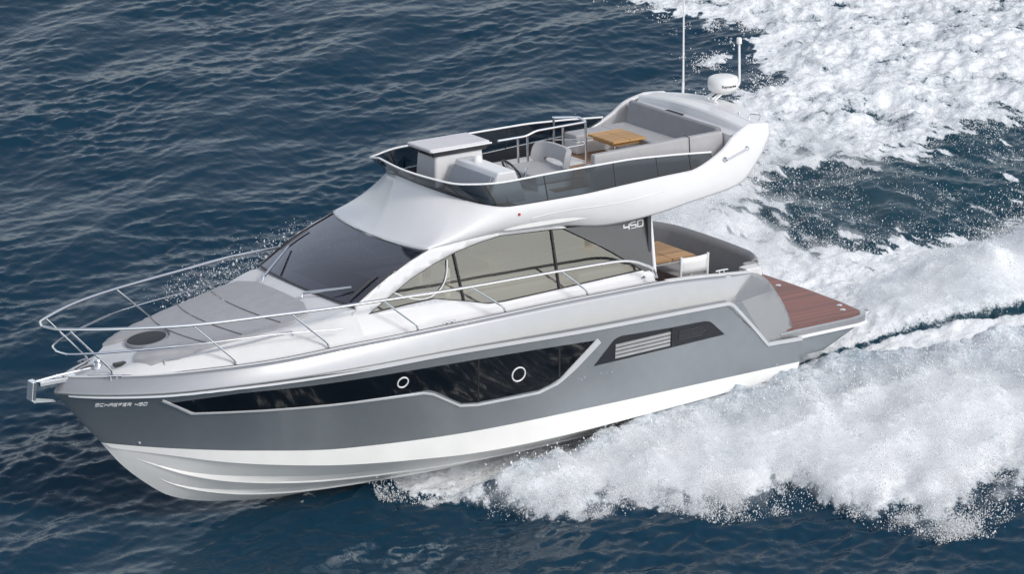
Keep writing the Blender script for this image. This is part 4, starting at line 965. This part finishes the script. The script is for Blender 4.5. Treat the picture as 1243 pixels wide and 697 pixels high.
def sea_material():
    m = bpy.data.materials.new('sea_water'); m.use_nodes = True; t = m.node_tree; p = t.nodes['Principled BSDF']
    N = lambda ty, **kw: (lambda n: ([setattr(n, k, v) for k, v in kw.items()], n)[1])(t.nodes.new(ty))
    L = t.links.new
    def M(op, a, b=None, clamp=False):
        n = N('ShaderNodeMath', operation=op); n.use_clamp = clamp
        for i, v in enumerate((a, b)):
            if v is None: continue
            if isinstance(v, (int, float)): n.inputs[i].default_value = v
            else: L(v, n.inputs[i])
        return n.outputs[0]
    tc = N('ShaderNodeTexCoord'); geo = tc.outputs['Object']
    def noise(scale, detail=6, rough=.6, dist=0.0, vec=None, stretch=None):
        n = N('ShaderNodeTexNoise'); n.inputs['Scale'].default_value = scale; n.inputs['Detail'].default_value = detail
        n.inputs['Roughness'].default_value = rough; n.inputs['Distortion'].default_value = dist
        v = vec or geo
        if stretch:
            mp = N('ShaderNodeMapping'); mp.inputs['Rotation'].default_value = (0, 0, stretch[0]); mp.inputs['Scale'].default_value = stretch[1]; L(v, mp.inputs[0]); v = mp.outputs[0]
        L(v, n.inputs['Vector']); return n.outputs['Fac']
    fo = N('ShaderNodeAttribute', attribute_name='foam').outputs['Fac']; wk = N('ShaderNodeAttribute', attribute_name='wake').outputs['Fac']
    n1 = noise(1.6, 8, .68, 1.2); n2 = noise(7, 6, .65, .6); n3 = noise(26, 4, .6)
    # lace: ridged cells
    r1 = M('ABSOLUTE', M('SUBTRACT', noise(2.4, 5, .6, 1.5), .5)); r2 = M('ABSOLUTE', M('SUBTRACT', noise(6.5, 4, .6, 1.0), .5))
    lace = M('SUBTRACT', .30, M('ADD', M('MULTIPLY', r1, 1.6), M('MULTIPLY', r2, 1.2)))
    s = M('ADD', M('MULTIPLY', M('SUBTRACT', n1, .5), 1.25), M('MULTIPLY', M('SUBTRACT', n2, .5), .9))
    s = M('ADD', s, M('MULTIPLY', M('SUBTRACT', n3, .5), .7)); s = M('ADD', s, M('MULTIPLY', lace, .9))
    f = M('ADD', M('SUBTRACT', M('MULTIPLY', fo, 1.55), .62), M('MULTIPLY', s, M('MINIMUM', M('MULTIPLY', fo, 4.0), 1.0)))
    mr = N('ShaderNodeMapRange'); mr.interpolation_type = 'SMOOTHSTEP'; mr.inputs['From Min'].default_value = 0.0; mr.inputs['From Max'].default_value = .45
    L(f, mr.inputs['Value']); mask = mr.outputs[0]
    # water body
    rip1 = noise(5.0, 4, .55, .2, stretch=(VIEW_A, (1.6, .7, 1))); rip2 = noise(17, 3, .55, 0, stretch=(VIEW_A + .4, (1.5, .7, 1)))
    bw = N('ShaderNodeBump'); bw.inputs['Strength'].default_value = .20; bw.inputs['Distance'].default_value = .05
    L(M('ADD', rip1, M('MULTIPLY', rip2, .30)), bw.inputs['Height'])
    body = N('ShaderNodeMix', data_type='RGBA'); body.inputs[6].default_value = (.005, .030, .056, 1); body.inputs[7].default_value = (.012, .055, .070, 1)
    L(M('MULTIPLY', wk, M('MULTIPLY', n1, .9)), body.inputs[0])
    p.inputs['Roughness'].default_value = .11; p.inputs['Specular IOR Level'].default_value = .31; p.inputs['IOR'].default_value = 1.333
    L(body.outputs[2], p.inputs['Base Color']); L(bw.outputs[0], p.inputs['Normal'])
    # foam body
    fb = N('ShaderNodeBsdfPrincipled'); fb.inputs['Roughness'].default_value = .75; fb.inputs['Specular IOR Level'].default_value = .2
    fc = N('ShaderNodeMix', data_type='RGBA'); fc.inputs[6].default_value = (.30, .36, .41, 1); fc.inputs[7].default_value = (.90, .91, .92, 1)
    fm = N('ShaderNodeMapRange'); fm.inputs['From Min'].default_value = .1; fm.inputs['From Max'].default_value = .9; L(f, fm.inputs['Value'])
    mi = N('ShaderNodeAttribute', attribute_name='mist').outputs['Fac']; th = N('ShaderNodeAttribute', attribute_name='thick').outputs['Fac']
    gran = M('ADD', M('MULTIPLY', M('SUBTRACT', noise(22, 4, .7, .3), .5), 1.6), M('MULTIPLY', M('SUBTRACT', n2, .5), 1.0))
    tv = M('ADD', th, gran, True)
    sel = N('ShaderNodeMix', data_type='FLOAT'); L(mi, sel.inputs[0]); rope = M('ABSOLUTE', M('SUBTRACT', noise(3.2, 5, .62, 1.4, stretch=(2.58, (.62, 1.25, 1))), .5)); rope2 = M('ABSOLUTE', M('SUBTRACT', noise(8.0, 4, .6, 1.2, stretch=(2.58, (.62, 1.25, 1))), .5))
    str_ = M('SUBTRACT', 1.0, M('MINIMUM', M('MULTIPLY', rope, 7.0), 1.0)); str2 = M('SUBTRACT', 1.0, M('MINIMUM', M('MULTIPLY', rope2, 7.0), 1.0))
    lv = M('ADD', M('ADD', M('MULTIPLY', fm.outputs[0], .62), M('MULTIPLY', str_, .30)), M('ADD', M('MULTIPLY', str2, .22), M('MULTIPLY', M('SUBTRACT', n3, .5), .5)), True)
    L(lv, sel.inputs[2]); L(tv, sel.inputs[3]); L(sel.outputs[0], fc.inputs[0])
    L(fc.outputs[2], fb.inputs['Base Color'])
    bf = N('ShaderNodeBump'); bf.inputs['Strength'].default_value = .9; L(M('SUBTRACT', .045, M('MULTIPLY', mi, .022)), bf.inputs['Distance'])
    L(M('ADD', M('ADD', M('MULTIPLY', n2, 1.0), M('MULTIPLY', n3, .5)), M('MULTIPLY', noise(60, 3, .6), .22)), bf.inputs['Height'])
    L(bf.outputs[0], fb.inputs['Normal'])
    mx = N('ShaderNodeMixShader'); L(mask, mx.inputs[0]); L(p.outputs[0], mx.inputs[1]); L(fb.outputs[0], mx.inputs[2])
    L(mx.outputs[0], t.nodes['Material Output'].inputs[0]); return m
water = sheet('water', P, sea_material(), {'foam': FO, 'wake': DK, 'mist': MI, 'thick': TH}); water['kind'] = 'structure'

# ---- fine mist hanging over the breaking water: three thin layers of airborne droplets
def blur(a, sig):
    f = np.fft.rfft2(np.pad(a, 100, mode='edge')); kx = np.fft.fftfreq(a.shape[0] + 200, G)[:, None]; ky = np.fft.rfftfreq(a.shape[1] + 200, G)[None]
    return np.fft.irfft2(f * np.exp(-2 * (np.pi * sig)**2 * (kx**2 + ky**2)), s=(a.shape[0] + 200, a.shape[1] + 200))[100:-100, 100:-100]
Zs = blur(Z, .22)
body_ = np.where(YY > yr, smooth((1.08 + .10 * n_big + .08 * n_mid - u) / .42) * smooth((u + .03) / .25), 0) * (XX < 7.2) * np.interp(gx, [4.2, 7.0], [1, .15])[:, None]
veil = np.maximum(body_, smooth((wash - .05) / .3) * .9)
veil = np.maximum(veil, np.where(us > .1, smooth((1.12 - us + .1 * n_big) / .5) * smooth((us - .05) / .2), 0) * ((XX < 6.8) & (XX > -7)) * .8)
veil *= (1 - trough) * (1 - hullm) * edge * (1 - .95 * darkm)
veil *= np.where(YY > yr, .45 + .55 * smooth(u / .5), 1)
layers = []; vals = []
step = 2
ii = np.arange(0, NX, step); jj = np.arange(0, NY, step)
def mist_material():
    m = bpy.data.materials.new('spray_mist'); m.use_nodes = True; t = m.node_tree; t.nodes.remove(t.nodes['Principled BSDF']); L = t.links.new
    def nz(scale, det, rough, mpz=None):
        n = t.nodes.new('ShaderNodeTexNoise'); n.inputs['Scale'].default_value = scale; n.inputs['Detail'].default_value = det; n.inputs['Roughness'].default_value = rough
        mp = t.nodes.new('ShaderNodeMapping'); mp.inputs['Rotation'].default_value = (0, 0, -2.2); mp.inputs['Scale'].default_value = mpz or (1, 1, 1)
        L(tc.outputs['Object'], mp.inputs[0]); L(mp.outputs[0], n.inputs['Vector']); return n.outputs['Fac']
    def mth(op, a, b=0.0, cl=False):
        q = t.nodes.new('ShaderNodeMath'); q.operation = op; q.use_clamp = cl
        for i, v in enumerate((a, b)):
            if isinstance(v, (int, float)): q.inputs[i].default_value = v
            else: L(v, q.inputs[i])
        return q.outputs[0]
    tc = t.nodes.new('ShaderNodeTexCoord')
    at_ = t.nodes.new('ShaderNodeAttribute'); at_.attribute_name = 'veil'
    nn = mth('ADD', mth('ADD', mth('MULTIPLY', mth('SUBTRACT', nz(2.2, 5, .6, (.55, 1.3, 1)), .5), 1.6), mth('MULTIPLY', mth('SUBTRACT', nz(9, 4, .65, (.35, 1.6, 1)), .5), 1.6)), mth('MULTIPLY', mth('SUBTRACT', nz(38, 3, .65), .5), 2.4))
    al = mth('MULTIPLY', at_.outputs['Fac'], mth('ADD', 1.0, nn, True), True)
    al = mth('MINIMUM', al, .92)
    df = t.nodes.new('ShaderNodeBsdfDiffuse'); df.inputs['Color'].default_value = (.90, .905, .915, 1)
    tl = t.nodes.new('ShaderNodeBsdfTranslucent'); tl.inputs['Color'].default_value = (.90, .905, .915, 1)
    ms = t.nodes.new('ShaderNodeMixShader'); ms.inputs[0].default_value = .35; L(df.outputs[0], ms.inputs[1]); L(tl.outputs[0], ms.inputs[2])
    tr = t.nodes.new('ShaderNodeBsdfTransparent'); mx = t.nodes.new('ShaderNodeMixShader')
    L(al, mx.inputs[0]); L(tr.outputs[0], mx.inputs[1]); L(ms.outputs[0], mx.inputs[2]); L(mx.outputs[0], t.nodes['Material Output'].inputs[0]); return m
MM = MB(); MV = []
for h_, k_ in ((.05, .40), (.13, .28), (.24, .18)):
    zz = Zs + h_ * (.35 + .65 * veil) ; vv = veil * k_ * (1 if h_ < .2 else np.clip(.6 + .4 * n_big, 0, 1.4))
    keepc = blur(veil, .1) > .02
    P2_ = np.stack([XX, YY, zz], -1)[::step, ::step]; V2 = vv[::step, ::step]; K2 = keepc[::step, ::step]
    n2, m2 = V2.shape; idx = np.arange(n2 * m2).reshape(n2, m2)
    q = np.stack([idx[:-1, :-1], idx[1:, :-1], idx[1:, 1:], idx[:-1, 1:]], -1).reshape(-1, 4)
    q = q[K2.ravel()[q].any(1)]; used, inv = np.unique(q, return_inverse=True)
    layers.append((P2_.reshape(-1, 3)[used], inv.reshape(-1, 4))); vals.append(V2.ravel()[used])
pv = np.concatenate([l[0] for l in layers]); off = np.cumsum([0] + [len(l[0]) for l in layers]); pq = np.concatenate([l[1] + o for l, o in zip(layers, off)])
me = bpy.data.meshes.new('spray_mist'); me.vertices.add(len(pv)); me.vertices.foreach_set('co', pv.reshape(-1).astype(np.float32))
me.loops.add(pq.size); me.loops.foreach_set('vertex_index', pq.reshape(-1).astype(np.int32)); me.polygons.add(len(pq)); me.polygons.foreach_set('loop_start', (np.arange(len(pq)) * 4).astype(np.int32))
me.update(calc_edges=True); me.shade_smooth(); at_ = me.attributes.new('veil', 'FLOAT', 'POINT'); at_.data.foreach_set('value', np.concatenate(vals).astype(np.float32))
me.materials.append(mist_material()); mist_o = bpy.data.objects.new('spray_mist', me); COL.objects.link(mist_o); mist_o['kind'] = 'stuff'

# ---- spray: thrown droplets, one object
def height(x, y):
    i = np.clip(((x - X0) / G).astype(int), 0, NX - 1); j = np.clip(((y - Y0) / G).astype(int), 0, NY - 1); return Z[i, j]
drops = []
def throw(n, fn, hmean, rmean, sig=.45):
    x, y, hs_ = fn(n); z = height(x, y) + rng.exponential(1, n) * hmean * hs_ + .005
    r = rmean * np.exp(rng.normal(0, sig, n)); drops.append(np.stack([x, y, z, np.minimum(r, rmean * 3)], 1))
def along(poly, n, wid, clump=True):
    p = np.array(poly); sg = np.hypot(*np.diff(p, axis=0).T); c = np.concatenate([[0], np.cumsum(sg)]) / sg.sum()
    t = rng.random(n); x = np.interp(t, c, p[:, 0]); y = np.interp(t, c, p[:, 1])
    return x + rng.normal(0, wid, n), y + rng.normal(0, wid, n), t
def field(weight):
    w_ = (weight * (rng.random(weight.shape) > .0)).ravel(); cdf = np.cumsum(w_); cdf /= cdf[-1]
    def fn(n):
        k = np.searchsorted(cdf, rng.random(n)); i, j = np.unravel_index(k, weight.shape)
        return gx[i] + rng.uniform(-G, G, n) / 2, gy[j] + rng.uniform(-G, G, n) / 2, np.ones(n)
    return fn
clump = np.clip(n_mid * .6 + n_b2 * .5 + .35, 0, 3)
vis = ((XX > -16) & (XX < 9) & (YY > -16))
pm = ((u > -.1) & (u < 1.15) & (XX > -7) & (XX < 7.4) & (YY > .5))
throw(45000, field(pm * (clump + .3) * np.clip(.25 + u, 0, 1.2)), .07, .0055)
throw(30000, field(pm * clump**2 * np.exp(-((u - 1) / .16)**2)), .07, .0043)
throw(6000, field(pm * np.clip(u, 0, 1) * (n_sm > .3) * np.exp(-(u / .4)**2)), .04, .008)
throw(7000, field(darkm * np.clip(.25 + n_st * .5, 0, 2) * vis * (XX > -12)), .05, .0045)
throw(6000, field(np.exp(-(dk / .4)**2) * vis * (XX > -12) * clump), .09, .006)
throw(9000, field((wash > .08) * clump * vis), .12, .007)
sp_ = ((us > .15) & (us < 1.15) & (XX > -5) & (XX < 7.4) & (YY < -.4))
throw(9000, field(sp_ * clump * np.exp(-((us - .9) / .3)**2)), .22, .007)
n_ = 13000; q_ = rng.random(n_); r_ = rng.random(n_)**.7       # sheet of drops flung wide off the starboard bow
px_ = 7.9 - 3.4 * q_ + rng.normal(0, .18, n_); py_ = -1.3 - (3.9 + 1.0 * q_) * r_ + rng.normal(0, .15, n_); pz_ = .25 + 1.15 * np.sin(np.clip(r_, 0, 1) * 1.9) * (.65 + .35 * rng.random(n_)) + rng.normal(0, .10, n_)
kk = rng.random(n_) < np.clip(.25 + .9 * np.sin(px_ * 5.1 + py_ * 2.3)**2, 0, 1)
drops.append(np.stack([px_, py_, pz_, .006 * np.exp(rng.normal(0, .5, n_))], 1)[kk])
throw(4000, field(np.exp(-(sw / .3)**2) * (YY < -7) * vis * clump), .04, .007)
D = np.concatenate(drops); nd = len(D)
oc = np.array([(1, 0, 0), (-1, 0, 0), (0, 1, 0), (0, -1, 0), (0, 0, 1), (0, 0, -1)], float)
of = np.array([(0, 2, 4), (2, 1, 4), (1, 3, 4), (3, 0, 4), (2, 0, 5), (1, 2, 5), (3, 1, 5), (0, 3, 5)])
an_r = rng.uniform(0, math.tau, nd); el = rng.uniform(.7, 2.4, nd)
V = oc[None] * D[:, 3][:, None, None]; V[..., 2] *= el[:, None]
V = np.stack([V[..., 0] * np.cos(an_r)[:, None] - V[..., 1] * np.sin(an_r)[:, None], V[..., 0] * np.sin(an_r)[:, None] + V[..., 1] * np.cos(an_r)[:, None], V[..., 2]], -1) + D[:, None, :3]
# keep droplets out of the yacht itself
bl = (D[:, :3] + [0, 0, SINK]) @ RW
keep = ~((bl[:, 0] > -1.6) & (bl[:, 0] < 12) & (np.abs(bl[:, 1]) < np.where(bl[:, 0] < 5, 2.12, beam(np.clip(bl[:, 0], 5, 12.2)) + .05)) & (bl[:, 2] > .1))
V = V[keep]; nd = len(V)
F = (of[None] + 6 * np.arange(nd)[:, None, None]).reshape(-1, 3)
me = bpy.data.meshes.new('spray'); me.vertices.add(nd * 6); me.vertices.foreach_set('co', V.reshape(-1).astype(np.float32))
me.loops.add(F.size); me.loops.foreach_set('vertex_index', F.reshape(-1).astype(np.int32)); me.polygons.add(len(F)); me.polygons.foreach_set('loop_start', (np.arange(len(F)) * 3).astype(np.int32))
me.update(calc_edges=True); me.shade_smooth()
SPR = mat('spray_white', (.86, .87, .88), .5, var=.02); me.materials.append(SPR)
spray = bpy.data.objects.new('spray', me); COL.objects.link(spray); spray['kind'] = 'stuff'
